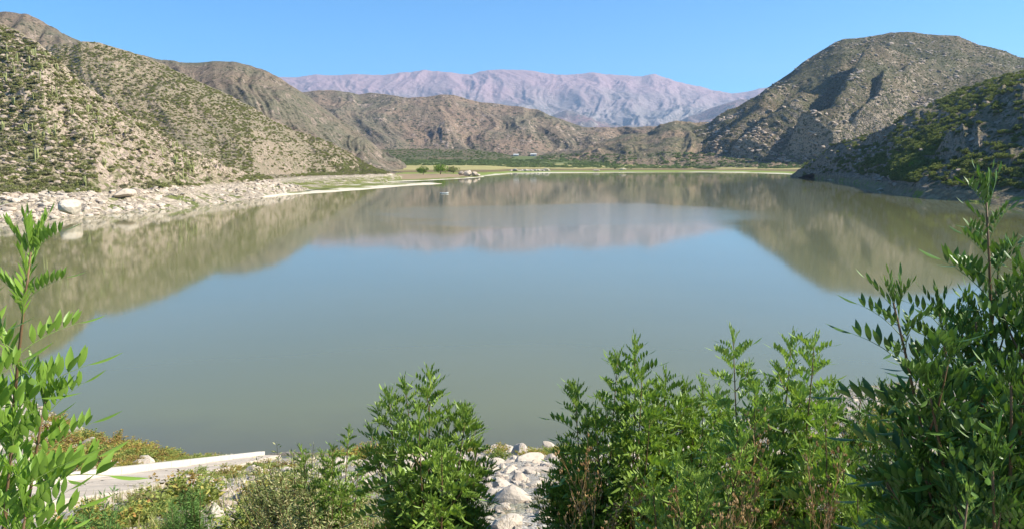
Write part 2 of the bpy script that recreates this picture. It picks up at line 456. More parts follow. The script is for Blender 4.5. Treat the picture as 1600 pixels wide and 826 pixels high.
M_F = mat_hill('right_mountain', (0.185, 0.14, 0.09), (0.135, 0.122, 0.07), (0.36, 0.28, 0.20), (0.075, 0.08, 0.033), vs=0.14, cover=0.55, bumpd=3.5, rocky=0.30, big=0.006, rs=0.15)
M_Hh = mat_hill('valley_hillocks', (0.30, 0.21, 0.14), (0.17, 0.15, 0.09), (0.40, 0.30, 0.21), (0.08, 0.085, 0.04), vs=0.11, cover=0.5, bumpd=4.0, rocky=0.5, big=0.006)
M_G = mat_hill('near_right_slope', (0.26, 0.205, 0.135), (0.19, 0.155, 0.095), (0.34, 0.27, 0.20), (0.10, 0.11, 0.045), vs=0.3, cover=0.4, bumpd=1.5, band=(5.2, 2.0, (0.36, 0.28, 0.17), (0.26, 0.31, 0.06), 0.35, 1.0), rocky=0.5, big=0.012)
M_mesa = mat_hill('green_terrace', (0.24, 0.17, 0.11), (0.14, 0.13, 0.07), (0.34, 0.26, 0.2), (0.07, 0.09, 0.035), vs=0.10, cover=0.85, bumpd=3.0, rocky=0.2, big=0.005)
M_far = mat_hill('far_range_rock', (0.29, 0.24, 0.23), (0.25, 0.225, 0.21), (0.36, 0.31, 0.29), (0.16, 0.15, 0.14), vs=0.006, cover=0.35, bumpd=25.0, rocky=0.25, big=0.0006, zred=(850, 1900, 1500, (0.33, 0.22, 0.225)))
M_foot = mat_hill('foothill_rock', (0.26, 0.16, 0.15), (0.20, 0.17, 0.15), (0.4, 0.34, 0.3), (0.11, 0.11, 0.10), vs=0.01, cover=0.4, bumpd=30.0, rocky=0.2, big=0.001)

# ------------------------------------------------------------------ the hills, traced at their own distances
EW = [(-700, 420), (0, 347), (60, 343), (130, 337), (200, 333), (260, 329), (310, 322), (360, 316), (400, 311), (440, 305), (480, 301)]
loft('hill_near_left', [
    Wt(EW),
    [(-700, 215, 7)] + [(p, 12 * 1200 / (r - 252), 8) for p, r in ((0, 300), (150, 297), (300, 288), (400, 281))] + [(440, 500, 3.0), (480, 500, -2.5)],
    H([(-700, -150, 400), (-200, -20, 430), (0, 24, 430), (40, 42, 420), (75, 63, 410), (105, 98, 410), (150, 143, 415), (195, 178, 425), (240, 195, 440), (300, 238, 460), (350, 262, 490), (400, 277, 540)]) + [(440, 540, 2.5), (480, 540, -2.8)]],
    -700, 480, 1.6, (40, 170), [(0, 0.5), (0.5, 1.2), (1.0, 1.5), (1.3, 4), (1.8, 3.5), (2, 1.8), (3, 1)], 75, M_E, seed=3, crag=4.2, gully=(70, 0.8, 1.2), octs=7)
loft('hill_left_middle', [
    [(60, 520, 8), (300, 520, 5), (395, 430, -1), (440, 453, -1.2), (480, 480, -1.2), (510, 525, -1.2), (540, 590, -1.2), (590, 700, -1.2), (640, 800, -1.2)],
    [(60, 570, 14), (300, 560, 12), (395, 590, 8), (430, 650, 7), (480, 743, 7), (520, 780, 7), (560, 815, 7), (600, 825, 4.5), (622, 840, 1.5), (640, 850, -2.5)],
    H([(60, 84, 760), (100, 72, 760), (139, 66, 760), (168, 66, 770), (196, 75, 780), (235, 88, 790), (283, 110, 800), (327, 132, 810), (370, 153, 820), (400, 169, 830), (429, 188, 840), (458, 203, 850), (487, 215, 870), (516, 223, 880), (539, 235, 890), (563, 254, 900), (586, 269, 905)]) + [(615, 912, 2.5), (640, 915, -2.8)]],
    60, 640, 1.5, (50, 170), [(0, 0.2), (0.8, 0.8), (1.0, 1.5), (1.35, 6), (1.8, 5), (2, 1.6), (3, 1)], 150, M_D, seed=11, crag=3.5, gully=(75, 1.0, 0.9), octs=7)
loft('hill_left_peak', [
    [(-500, 1000, 10), (300, 1000, 10)],
    H([(-500, -40), (-100, 15), (0, 19), (30, 20), (60, 23), (85, 33), (110, 51), (140, 66), (170, 88), (230, 130), (300, 170)], 1500)],
    -500, 300, 3, (120,), [(0, 2), (0.4, 26), (0.85, 18), (1, 4), (2, 2)], 240, M_C, seed=21, gully=(55, 1.0, 1.0))
loft('hill_brown_ridge', [
    [(130, 1050, 8), (400, 1000, 5), (600, 1150, 3), (640, 1150, -3)],
    H([(130, 70), (225, 86), (250, 92), (290, 99), (310, 98), (340, 95), (370, 98), (400, 105), (430, 117), (460, 134), (478, 147), (500, 163), (530, 185), (560, 208), (585, 229), (605, 246)], 1850) + [(640, 1850, -3)]],
    130, 640, 1.5, (200,), [(0, 1), (0.3, 17), (0.8, 14), (1, 4), (2, 2)], 260, M_C, seed=27, gully=(60, 1.1, 1.0), octs=7, crag=5)
loft('hill_brown_centre', [
    [(400, 2400, 14), (700, 2500, 18), (900, 2450, 18), (1150, 2300, 16)],
    H([(400, 150, 3300), (487, 143, 3300), (502, 141, 3300), (531, 143, 3300), (563, 148, 3300), (580, 145, 3300), (609, 149, 3250), (641, 154, 3200), (667, 152, 3200), (690, 148, 3200), (711, 149, 3200), (734, 156, 3200), (749, 160, 3200), (800, 166, 3150), (817, 167, 3100), (838, 171, 3100), (858, 181, 3000), (887, 191, 2950), (910, 199, 2900), (945, 200, 2900), (1003, 199, 2900), (1150, 203, 2900)])],
    400, 1150, 1.6, (190,), [(0, 2), (0.3, 26), (0.8, 20), (1, 4), (2, 2)], 420, M_B, seed=35, gully=(75, 1.2, 0.9), octs=7, crag=5)
loft('green_terrace_hill', [
    [(440, 1950, 5), (850, 1950, 5)],
    [(440, 2020, 26), (560, 2020, 30), (760, 2030, 26), (850, 2050, 12)],
    H([(440, 240), (540, 235), (560, 234), (650, 233), (740, 234), (780, 239), (810, 248), (850, 252)], 2400)],
    440, 850, 2.5, (20, 40), [(0, 1), (0.5, 6), (1, 3), (1.6, 3), (2, 1.5), (3, 1)], 120, M_mesa, seed=41)
loft('valley_hillocks', [
    [(830, 1900, 5), (1000, 1750, 5), (1250, 1600, 5)],
    H([(830, 250), (850, 244), (880, 239), (905, 236), (930, 226), (960, 216), (986, 209), (1010, 209), (1030, 197), (1053, 190), (1070, 192), (1085, 193), (1108, 192), (1119, 182), (1134, 174), (1150, 175), (1180, 190), (1250, 225)], 2380)],
    830, 1250, 1.6, (120,), [(0, 1), (0.3, 11), (0.8, 10), (1, 3), (2, 1)], 150, M_Hh, seed=47, gully=(45, 1.1, 1.0), octs=7, crag=6)
loft('mountain_right', [
    [(930, 1850, -3), (1060, 1800, 0), (1150, 1720, 0), (1300, 1600, 1), (1600, 1500, 6), (2300, 1200, 20)],
    [(930, 1980, 0), (1020, 1980, 20), (1085, 1960, 42), (1150, 1900, 80), (1250, 1800, 105), (1300, 1760, 110), (1400, 1740, 125), (1600, 1700, 150), (2300, 1500, 150)],
    H([(930, 262), (950, 254), (980, 241), (1020, 222), (1050, 209), (1085, 200), (1108, 193), (1119, 183), (1134, 173), (1150, 168), (1163, 159), (1178, 151), (1190, 141), (1230, 113), (1246, 99), (1270, 83), (1294, 67), (1310, 61), (1326, 60), (1338, 59), (1358, 56), (1378, 52), (1406, 51), (1438, 54), (1482, 57), (1510, 69), (1550, 79), (1574, 89), (1600, 93), (1720, 115), (2000, 170), (2300, 200)], 2250)],
    930, 2300, 1.6, (110, 190), [(0, 2), (0.4, 15), (1.0, 18), (1.7, 15), (2, 2.5), (3, 1)], 230, M_F, seed=58, gully=(70, 0.5, 1.0), octs=7, crag=4, rid=0.7,
    spurs=[([(1240, 0.30), (1296, 0.62), (1318, 1.05), (1350, 1.5)], 66, 24, 110), ([(1150, 0.25), (1200, 0.75), (1236, 1.2)], 44, 20, 70), ([(1110, 0.5), (1160, 1.0), (1200, 1.5)], 28, 16, 50),
           ([(1340, 0.55), (1368, 0.85), (1374, 1.15)], 30, 13, 60), ([(1215, 0.12), (1262, 0.42)], 16, 14, 40), ([(1395, 1.2), (1450, 1.5)], 18, 20, 60), ([(1180, 1.2), (1230, 1.7)], 18, 12, 40)])
loft('hill_near_right', [
    Wt([(1236, 272), (1250, 273), (1262, 274), (1275, 279), (1320, 284), (1348, 289), (1372, 296), (1403, 304), (1447, 311), (1508, 315), (1600, 325), (1800, 350), (2300, 450)]),
    [(1236, 960, -2.5)] + H([(1275, 271, 905), (1316, 271.5, 790), (1392, 278, 590), (1403, 285, 500), (1440, 289, 440), (1490, 293, 405), (1600, 299, 365), (1800, 315, 270), (2300, 370, 165)]),
    [(1236, 975, -2.6)] + H([(1258, 265, 955), (1300, 246, 880), (1330, 240, 820), (1406, 233, 640), (1470, 228, 540), (1540, 200, 500), (1600, 165, 470), (1800, 80, 420), (2300, -100, 340)]),
    [(1236, 990, -2.7)] + H([(1258, 264, 975), (1282, 246, 960), (1302, 230, 950), (1330, 218, 930), (1398, 200, 870), (1406, 191, 860), (1430, 175, 840), (1454, 159, 820), (1490, 143, 800), (1530, 129, 770), (1570, 117, 750), (1600, 109, 730), (1800, 40, 650), (2300, -120, 520)])],
    1236, 2300, 1.6, (40, 90, 110), [(0, 0.2), (1.0, 1.0), (1.3, 4), (2.0, 4), (2.6, 5), (3, 1.5), (4, 1)], 110, M_G, seed=66, gully=(60, 1.2, 0.8), octs=7, crag=3.5,
    spurs=[([(1475, 1.55), (1530, 1.85), (1600, 2.15), (1680, 2.5)], 16, 26, 80), ([(1360, 2.3), (1425, 2.7)], 10, 18, 50), ([(1275, 1.5), (1300, 2.6)], 7, 14, 60)])
loft('far_foothills', [
    [(300, 9500, 60), (1400, 9500, 60)],
    H([(300, 195), (600, 203), (800, 200), (850, 189), (867, 178), (884, 172), (899, 177), (931, 191), (960, 198), (1030, 198), (1060, 189), (1090, 177), (1120, 165), (1143, 158), (1163, 155), (1250, 152), (1400, 160)], 12500)],
    300, 1400, 3, (90,), [(0, 20), (0.4, 160), (0.9, 90), (1, 15), (2, 10)], 1700, M_foot, seed=71, gully=(60, 1.0, 1.0))
loft('far_mountain_range', [
    [(200, 13500, 150), (1500, 13500, 150)],
    [(200, 15500, 900), (1500, 15500, 900)],
    H([(200, 130), (380, 121), (450, 122), (470, 122), (500, 118), (530, 119), (560, 117), (600, 118), (640, 113), (660, 111), (700, 114), (735, 118), (750, 113), (765, 111), (800, 110), (830, 112), (870, 118), (920, 115), (960, 118), (1000, 121), (1020, 117), (1040, 123), (1060, 131), (1090, 135), (1110, 144), (1140, 147), (1165, 144), (1180, 139), (1220, 137), (1300, 146), (1500, 150)], 18000)],
    200, 1500, 1.6, (90, 110), [(0, 60), (0.5, 330), (1.3, 200), (1.85, 110), (2, 40), (3, 20)], 2600, M_far, seed=83, gully=(58, 0.75, 1.2, 0.4), octs=8, crag=45, back=(1.1, 0.6))

# ------------------------------------------------------------------ valley floor beyond the far shore
FAR = [(300, 274), (640, 276), (757, 275.5), (800, 271.2), (860, 270.6), (1000, 269.6), (1100, 269.3), (1170, 270.2), (1230, 272.4), (1262, 275), (1300, 282), (1700, 290)]
m, nt = new_mat('meadow_ground'); g = G(nt)
P = g.n('ShaderNodeNewGeometry').outputs['Position']
at = g.n('ShaderNodeAttribute', {'attribute_name': 'inland'}).outputs['Fac']
nn = g.noise(g.scalev(P, (0.006, 0.02, 0)), 1.0, 5, 0.6)
s_ = g.math('ADD', at, g.math('MULTIPLY', g.math('SUBTRACT', nn, 0.5), 0.30))
c = g.mix(g.ramp(s_, 0.035, 0.06), (0.60, 0.54, 0.42), (0.20, 0.235, 0.05))
c = g.mix(g.ramp(s_, 0.20, 0.27), c, (0.17, 0.12, 0.065))
c = g.mix(g.ramp(s_, 0.34, 0.42), c, (0.36, 0.31, 0.13))
c = g.mix(g.ramp(s_, 0.62, 0.8), c, (0.12, 0.14, 0.05))
c = g.mix(g.math('MULTIPLY', g.ramp(g.noise(P, 0.03, 5), 0.45, 0.7), 0.4), c, (0.14, 0.15, 0.05))
g.out(g.pbsdf(c, 0.95, g.bump(g.noise(P, 0.4, 4), 0.5, 0.6), 0.1)); M_meadow = m
px = np.arange(300, 1701, 4.0); y0 = np.interp(px, [q[0] for q in FAR], [q[1] for q in FAR]); ysh = np.array([y_water(p, r) for p, r in zip(px, y0)])
ts = np.array([-0.02, 0, 0.01, 0.02, 0.05, 0.1, 0.15, 0.2, 0.3, 0.4, 0.5, 0.6, 0.7, 0.85, 1.0, 1.3, 1.7])
Yf = ysh[None] * (1 - ts[:, None]) + 2000 * ts[:, None]
Zf = np.interp(ts, [-0.02, 0, 0.02, 0.05, 0.3, 0.5, 1.0, 1.7], [-1.5, 0.0, 0.35, 0.5, 2.5, 7, 22, 36])[:, None] + np.zeros_like(Yf)
Xf = np.array([colx(p) for p in px])[None] * Yf
Zf += 0.25 * fbm(Xf / 60, Yf / 60, 3) * (ts[:, None] > 0.03)
r_, c_ = Yf.shape; i = np.arange(r_ - 1)[:, None] * c_ + np.arange(c_ - 1)[None]
me = mesh_np('valley_floor', np.stack([Xf, Yf, Zf], -1).reshape(-1, 3), [np.stack([i, i + 1, i + c_ + 1, i + c_], -1).reshape(-1, 4)], M_meadow, True)
a_ = me.attributes.new('inland', 'FLOAT', 'POINT'); a_.data.foreach_set('value', (ts[:, None] + np.zeros_like(Yf)).astype(np.float32).ravel())
link('valley_floor', me)['kind'] = 'structure'

# sand spits and grassy banks along the left shore: low mounds with their traced outline
def mound(name, outline, h, mat, wy=None):
    """outline of (px,row) on the water plane; grows to h m inside; real thickness down to -1"""
    pts = [Vector((ray(p, r)[0] * y_water(p, r), y_water(p, r), 0)) for p, r in outline]
    # densify the outline
    dn = []
    for k in range(len(pts)):
        a, b = pts[k], pts[(k + 1) % len(pts)]
        for q in range(6): dn.append(a.lerp(b, q / 6))
    n = len(dn); cen = sum(dn, Vector()) / n
    V = []; rings = [(1.03, -1.0), (1.0, -0.02), (0.97, 0.22 * h), (0.88, 0.55 * h), (0.7, 0.85 * h), (0.4, h), (0.1, h)]
    rr = random.Random(len(name) * 7)
    for s, z in rings:
        for k, p in enumerate(dn):
            q = cen + (p - cen) * s
            jz = 0.12 * h * math.sin(q.x * 0.23 + 1.7) * math.cos(q.y * 0.09) if s < 0.95 else 0
            V.append((q.x + (rr.random() - .5) * 0.8, q.y, z + jz))
    F = []
    for a in range(len(rings) - 1):
        for k in range(n):
            k2 = (k + 1) % n; F.append((a * n + k, a * n + k2, (a + 1) * n + k2, (a + 1) * n + k))
    F.append(tuple((len(rings) - 1) * n + k for k in range(n)))
    b = MB(); b.add(V, F); o = b.obj(name, mat, smooth=True); o['kind'] = 'structure'; return o
def mat_bank(name, grass):
    m, nt = new_mat(name); g = G(nt)
    P = g.n('ShaderNodeNewGeometry').outputs['Position']
    z = g.n('ShaderNodeSeparateXYZ', None, Vector=P).outputs[2]
    zz = g.math('ADD', z, g.math('MULTIPLY', g.math('SUBTRACT', g.noise(g.scalev(P, (0.05, 0.03, 0)), 1, 5, 0.6), 0.5), 1.1))
    c = g.mix(g.ramp(zz, grass, grass + 0.12), (0.56, 0.49, 0.38), g.mix(g.noise(P, 0.3, 3), (0.20, 0.22, 0.045), (0.13, 0.13, 0.05)))
    c = g.mix(g.ramp(zz, grass + 0.5, grass + 0.75), c, (0.30, 0.22, 0.13))
    g.out(g.pbsdf(c, 0.95, g.bump(g.noise(P, 0.8, 4), 0.3, 0.6), 0.1)); return m
MB1 = mat_bank('sandy_bank', 0.62); MB2 = mat_bank('grassy_bank', 0.3)
mound('sand_spit', [(380, 312), (440, 305.5), (500, 301.5), (560, 297), (600, 293.6), (640, 290), (675, 288), (692, 287.4), (675, 285.6), (640, 286), (600, 286.3), (560, 285.5), (500, 286), (440, 290), (390, 296)], 0.8, MB1)
mound('sand_bank', [(560, 285), (600, 284.6), (650, 283.0), (700, 280.4), (740, 278.2), (757, 276.6), (752, 273.6), (700, 271.2), (640, 270.5), (600, 271), (560, 274)], 1.3, MB2)

# ------------------------------------------------------------------ near slope below the camera
SH = [(-900, 560), (-300, 575), (0, 606), (60, 632), (100, 655), (150, 680), (220, 700), (300, 714), (380, 712), (450, 707), (560, 712), (740, 702), (850, 700), (950, 698), (1050, 688), (1150, 662), (1220, 636), (1280, 618), (1340, 606), (1420, 596), (1600, 580), (2500, 540)]
_sx = []; _sy = []
for p, r in SH:
    yw = y_water(p, r); _sx.append(ray(p, r)[0] * yw); _sy.append(yw)
RAMP_A = None
def gz(x, y, detail=True):
    x = np.asarray(x, dtype=float); y = np.asarray(y, dtype=float)
    ys = np.interp(x, _sx, _sy)
    t = y / ys
    z = np.where(t < 0, 18.3, 18.3 * (1 - t))
    z = np.where(t > 1, -(y - ys) * 0.35, z)
    z = np.maximum(z, -2.9)
    if detail:
        w = np.clip((y - 1.5) / 6, 0, 1) * np.clip((1.03 - t) / 0.05, 0.15, 1)
        # the slipway lies in a smooth cut
        fl = 1.0
        if RAMP_A is not None:
            A, B = RAMP_A; f = (y - A.y) / (B.y - A.y); xr = A.x + (B.x - A.x) * f + 1.2; zr = A.z + (B.z - A.z) * f - 0.08
            fl = np.clip((np.abs(x - xr) - 1.7) / 1.8, 0, 1); fl = np.where((f > -0.45) & (f < 1.02), fl, 1.0)
            z = z * fl + zr * (1 - fl)
        z = z + w * fl * (0.42 * fbm(x / 6.0, y / 6.0, 5, 0.55, 91) + 0.1)
    return z
def hit(px, py):
    a, b = ray(px, py)
    y = np.linspace(3, 90, 3000); z = CAMZ + b * y
    k = np.argmax(z <= gz(a * y, y))
    y = y[k]; return Vector((a * y, y, float(gz(a * y, y))))
RAMP_A = (hit(45, 768), Vector((ray(412, 711)[0] * 50.2, 50.2, 0.05)))
m, nt = new_mat('stony_slope'); g = G(nt)
P = g.n('ShaderNodeNewGeometry').outputs['Position']
v1 = g.voro(P, 6.0); v2 = g.voro(P, 19.0)
cc = g.n('ShaderNodeSeparateColor', None, Color=v1.outputs['Color']).outputs[0]
c2 = g.n('ShaderNodeSeparateColor', None, Color=v2.outputs['Color']).outputs[1]
c = g.mix(g.noise(P, 0.6, 5), (0.33, 0.28, 0.22), (0.22, 0.185, 0.14))
c = g.mix(g.math('MULTIPLY', g.ramp(c2, 0.45, 0.6), 0.8), c, (0.46, 0.42, 0.37))
c = g.mix(g.math('MULTIPLY', g.ramp(cc, 0.55, 0.65), g.ramp(v1.outputs['Distance'], 0.6, 0.45)), c, g.mix(c2, (0.52, 0.48, 0.42), (0.36, 0.32, 0.28)))
zp = g.n('ShaderNodeSeparateXYZ', None, Vector=P).outputs[2]
c = g.mix(g.math('MULTIPLY', g.ramp(g.math('ADD', zp, g.math('MULTIPLY', g.noise(P, 0.8), 0.4)), 0.55, 0.25), 0.75), c, (0.10, 0.085, 0.065))
c = g.mix(g.math('MULTIPLY', g.ramp(g.noise(P, 0.35, 5, 0.6), 0.5, 0.62), 0.5), c, (0.15, 0.15, 0.06))
h = g.math('ADD', g.math('MULTIPLY', g.math('SUBTRACT', 1.0, v1.outputs['Distance']), g.ramp(cc, 0.55, 0.65)), g.math('MULTIPLY', v2.outputs['Distance'], -0.35))
g.out(g.pbsdf(c, 0.95, g.bump(h, 0.08, 0.9), 0.1)); M_slope = m
gy = np.concatenate([[-60, -20, -5], np.arange(0, 12, 0.2), np.arange(12, 80, 0.35), np.arange(80, 110, 3)])
gx = np.concatenate([np.arange(-140, -45, 3), np.arange(-45, 50, 0.35), np.arange(50, 150, 3)])
GX, GY = np.meshgrid(gx, gy); GZ = gz(GX, GY)
r_, c_ = GX.shape; i = np.arange(r_ - 1)[:, None] * c_ + np.arange(c_ - 1)[None]
o = link('near_bank', mesh_np('near_bank', np.stack([GX, GY, GZ], -1).reshape(-1, 3), [np.stack([i, i + 1, i + c_ + 1, i + c_], -1).reshape(-1, 4)], M_slope, True))
o['kind'] = 'structure'

# concrete slipway: slabs, and a raised kerb along its left edge
m, nt = new_mat('old_concrete'); g = G(nt)
P = g.n('ShaderNodeNewGeometry').outputs['Position']
c = g.mix(g.ramp(g.noise(P, 0.9, 6, 0.65), 0.35, 0.65), (0.56, 0.465, 0.365), (0.43, 0.36, 0.29))
c = g.mix(g.math('MULTIPLY', g.ramp(g.noise(P, 3.5, 5, 0.7), 0.55, 0.7), 0.5), c, (0.24, 0.20, 0.15))
wp = g.n('ShaderNodeVectorMath', {'operation': 'ADD'}, i0=P, i1=g.n('ShaderNodeTexNoise', None, Vector=P, Scale=1.2, Detail=4.0).outputs['Color']).outputs[0]
ck = g.ramp(g.voro(wp, 0.42, 'DISTANCE_TO_EDGE').outputs['Distance'], 0.012, 0.0)
c = g.mix(ck, c, (0.06, 0.05, 0.035))
g.out(g.pbsdf(c, 0.95, g.bump(g.math('SUBTRACT', g.math('MULTIPLY', g.noise(P, 6.0, 5), 0.3), ck), 0.04, 0.8), 0.1)); M_conc = m
M_kerb = mat_simple('kerb_concrete', (0.60, 0.53, 0.43), 0.9, 0.15, 3.0, 0.02, 0.15)
ramp_o = props(link('slipway', None), 'pale concrete slipway with cracked slabs running down the weedy slope into the lake', 'slipway')
pA, pB = RAMP_A
ramp_o.location = pA
ax = (pB - pA); Lr = ax.length; ax.normalize(); perp = Vector((1, 0, 0)) - ax * ax.x; perp.normalize(); upn = ax.cross(perp) * -1
if upn.z < 0: upn = -upn
rr = random.Random(5)
s0 = -5.0; k = 0
while s0 < Lr + 0.5:
    ln = 2.9; wv = float(np.interp(s0, [0, 30], [2.9, 1.1]))
    b = MB(); dz = rr.uniform(-0.02, 0.02)
    ins = 0.03; th = 0.3
    top = []
    for (s, w) in ((s0 + ins, 0.0), (s0 + ln - ins, 0.0), (s0 + ln - ins, wv), (s0 + ins, wv + (0 if k != 0 else -0.5))):
        s = min(s, Lr + 0.4); top.append(ax * s + perp * w + upn * (0.12 + dz))
    midp = [q - upn * 0.025 for q in top]
    cen = sum(top, Vector()) / 4
    inn = [q + (cen - q).normalized() * 0.05 for q in top]
    bot = [q - upn * th for q in top]
    b.add(inn + midp + bot, [(0, 1, 2, 3), (4, 5, 1, 0), (5, 6, 2, 1), (6, 7, 3, 2), (7, 4, 0, 3), (8, 9, 5, 4), (9, 10, 6, 5), (10, 11, 7, 6), (11, 8, 4, 7), (11, 10, 9, 8)])
    b.obj('slab', M_conc, ramp_o)
    b = MB(); e = 0.02
    q = [ax * min(s, Lr + 0.4) + perp * w for (s, w) in ((s0 + e, -0.42), (s0 + ln - e, -0.42), (s0 + ln - e, -0.01), (s0 + e, -0.01))]
    hh = 0.34
    tq = [p_ + upn * hh for p_ in q]; cen = sum(tq, Vector()) / 4; tin = [p_ + (cen - p_) * 0.08 + upn * 0.015 for p_ in tq]
    lo = [p_ - upn * 0.3 for p_ in q]
    b.add(tin + tq + lo, [(0, 1, 2, 3), (4, 5, 1, 0), (5, 6, 2, 1), (6, 7, 3, 2), (7, 4, 0, 3), (8, 9, 5, 4), (9, 10, 6, 5), (10, 11, 7, 6), (11, 8, 4, 7), (11, 10, 9, 8)])
    b.obj('kerb', M_kerb, ramp_o)
    s0 += ln; k += 1

# ------------------------------------------------------------------ rock meshes
M_pale = mat_rock('pale_boulder_rock', (0.54, 0.46, 0.365), (0.45, 0.36, 0.28))
M_tan = mat_rock('tan_boulder_rock', (0.40, 0.31, 0.24), (0.33, 0.26, 0.20))
def rock_mesh(name, seed, mat, sub=3, cuts=9, flat=0.75):
    import bmesh
    rng = random.Random(seed); bm = bmesh.new(); bmesh.ops.create_icosphere(bm, subdivisions=sub, radius=1.0)
    sx, sy, sz = rng.uniform(0.85, 1.2), rng.uniform(0.7, 1.0), rng.uniform(flat * 0.75, flat)
    planes = []
    for _ in range(cuts):
        d = Vector((rng.gauss(0, 1), rng.gauss(0, 1), rng.gauss(0, 0.8))).normalized(); planes.append((d, rng.uniform(0.55, 0.88)))
    off = Vector((rng.uniform(0, 50),) * 3)
    from mathutils import noise as mn
    for v in bm.verts:
        p = v.co.copy()
        for d, k in planes:
            t = p.dot(d)
            if t > k: p -= d * (t - k) * 0.92
        p *= 1 + 0.10 * mn.noise(p * 1.7 + off) + 0.045 * mn.noise(p * 5 + off)
        v.co = Vector((p.x * sx, p.y * sy, p.z * sz))
    me = bpy.data.meshes.new(name); bm.to_mesh(me); bm.free(); me.materials.append(mat)
    return me
ROCKS = [rock_mesh('pale_boulder', 100 + k, M_pale) for k in range(7)]
ROCKT = [rock_mesh('tan_boulder', 200 + k, M_tan) for k in range(5)]
RLOW = [rock_mesh('hill_rock', 300 + k, M_tan, 2, 7) for k in range(4)]
RLOWP = [rock_mesh('shore_rock', 320 + k, M_pale, 2, 7) for k in range(4)]
RND = random.Random(1)
def put(name, me, loc, s, rz=None, label=None, cat=None, group=None, tilt=0.25, kind=None):
    o = link(name, me); o.location = loc
    if not isinstance(s, tuple): s = (s, s, s)
    o.scale = s
    o.rotation_euler = (RND.uniform(-tilt, tilt), RND.uniform(-tilt, tilt), RND.uniform(0, 6.283) if rz is None else rz)
    return props(o, label, cat, group, kind)

# ------------------------------------------------------------------ leaf clouds for shrubs, trees
def leafcloud(seed, n, rx, rz, leaf, K, cr=0.33, lo=0.05, asp=0.5, up=0.0, stems=0):
    rng = np.random.default_rng(seed)
    d = rng.normal(size=(K, 3)); d[:, 2] = np.abs(d[:, 2]) * 0.9; d /= np.linalg.norm(d, axis=1)[:, None]
    rad_ = rng.uniform(0.25, 0.8, K)[:, None]
    C = d * rad_ * np.array([rx, rx, rz]); C[:, 2] += lo * rz
    w = rng.uniform(0.6, 1.3, K)
    k = rng.integers(0, K, n)
    e = rng.normal(size=(n, 3)); e /= np.linalg.norm(e, axis=1)[:, None]
    e[:, 2] *= 0.85
    r = rng.uniform(0.3, 1.0, n) ** 0.5
    Pc = C[k] + e * (r * w[k])[:, None] * cr * np.array([rx, rx, rz * 0.9])
    Pc[:, 2] = np.maximum(Pc[:, 2], 0.02 * rz)
    t = rng.normal(size=(n, 3)) + e * 0.9; t[:, 2] += up; t /= np.linalg.norm(t, axis=1)[:, None]
    s = np.cross(t, rng.normal(size=(n, 3))); s /= np.linalg.norm(s, axis=1)[:, None]
    L = leaf * rng.uniform(0.6, 1.4, n)[:, None]
    V = np.stack([Pc - t * L * .5, Pc + s * L * asp * .5, Pc + t * L * .5, Pc - s * L * asp * .5], 1).reshape(-1, 3)
    F = np.arange(n * 4).reshape(n, 4)
    return V, F
M_olive = mat_leaf('olive_scrub_leaf', (0.28, 0.25, 0.14), (0.20, 0.185, 0.11), 0.25, 0.1)
M_lgreen = mat_leaf('green_scrub_leaf', (0.27, 0.27, 0.10), (0.21, 0.215, 0.09), 0.28, 0.1)
M_rgreen = mat_leaf('dense_scrub_leaf', (0.20, 0.215, 0.07), (0.125, 0.145, 0.05), 0.28, 0.1)
M_tree = mat_leaf('willow_leaf', (0.16, 0.25, 0.03), (0.14, 0.21, 0.035), 0.3, 0.1)
M_belt = mat_leaf('valley_tree_leaf', (0.19, 0.235, 0.095), (0.13, 0.165, 0.075), 0.25, 0.1)
M_bark = mat_simple('bark', (0.16, 0.12, 0.085), 0.9, 0.3, 12, 0.02)
def cloud_mesh(name, mat, *a, **k):
    V, F = leafcloud(*a, **k); return mesh_np(name, V, [F], mat)
SHR = [cloud_mesh('scrub_bush', M_olive, 10 + k, 320, 1.0, 0.8, 0.26, 9) for k in range(4)]
SHG = [cloud_mesh('green_bush', M_lgreen, 20 + k, 340, 1.0, 0.85, 0.26, 10) for k in range(3)]
SHD = [cloud_mesh('dense_bush', M_rgreen, 30 + k, 520, 1.0, 0.85, 0.22, 14) for k in range(4)]
TRB = [cloud_mesh('valley_tree', M_belt, 40 + k, 220, 1.0, 0.85, 0.3, 9) for k in range(4)]

# ------------------------------------------------------------------ left hill: scrub, cacti, boulders
def clump(X, Y, s, sd): return np.clip(fbm(X / s, Y / s, 4, 0.6, sd) * 1.0 + 0.6, 0.08, 1)
def lefta(h):
    return lambda X, Y, z, px: clump(X, Y, 22, 5) * (0.6 + 1.6 * np.exp(-np.maximum(z - 8, 0) / 7.0))
def scl3(n, lo, hi, seed, zf=(0.7, 1.0), pw=1.6):
    r = np.random.default_rng(seed); s = lo + (hi - lo) * r.random(n) ** pw
    return np.stack([s * r.uniform(0.85, 1.15, n), s * r.uniform(0.85, 1.15, n), s * r.uniform(zf[0], zf[1], n)], 1)
def rotz(n, seed, tilt=0.0):
    r = np.random.default_rng(seed); return np.stack([r.uniform(-tilt, tilt, n), r.uniform(-tilt, tilt, n), r.uniform(0, 6.28, n)], 1)

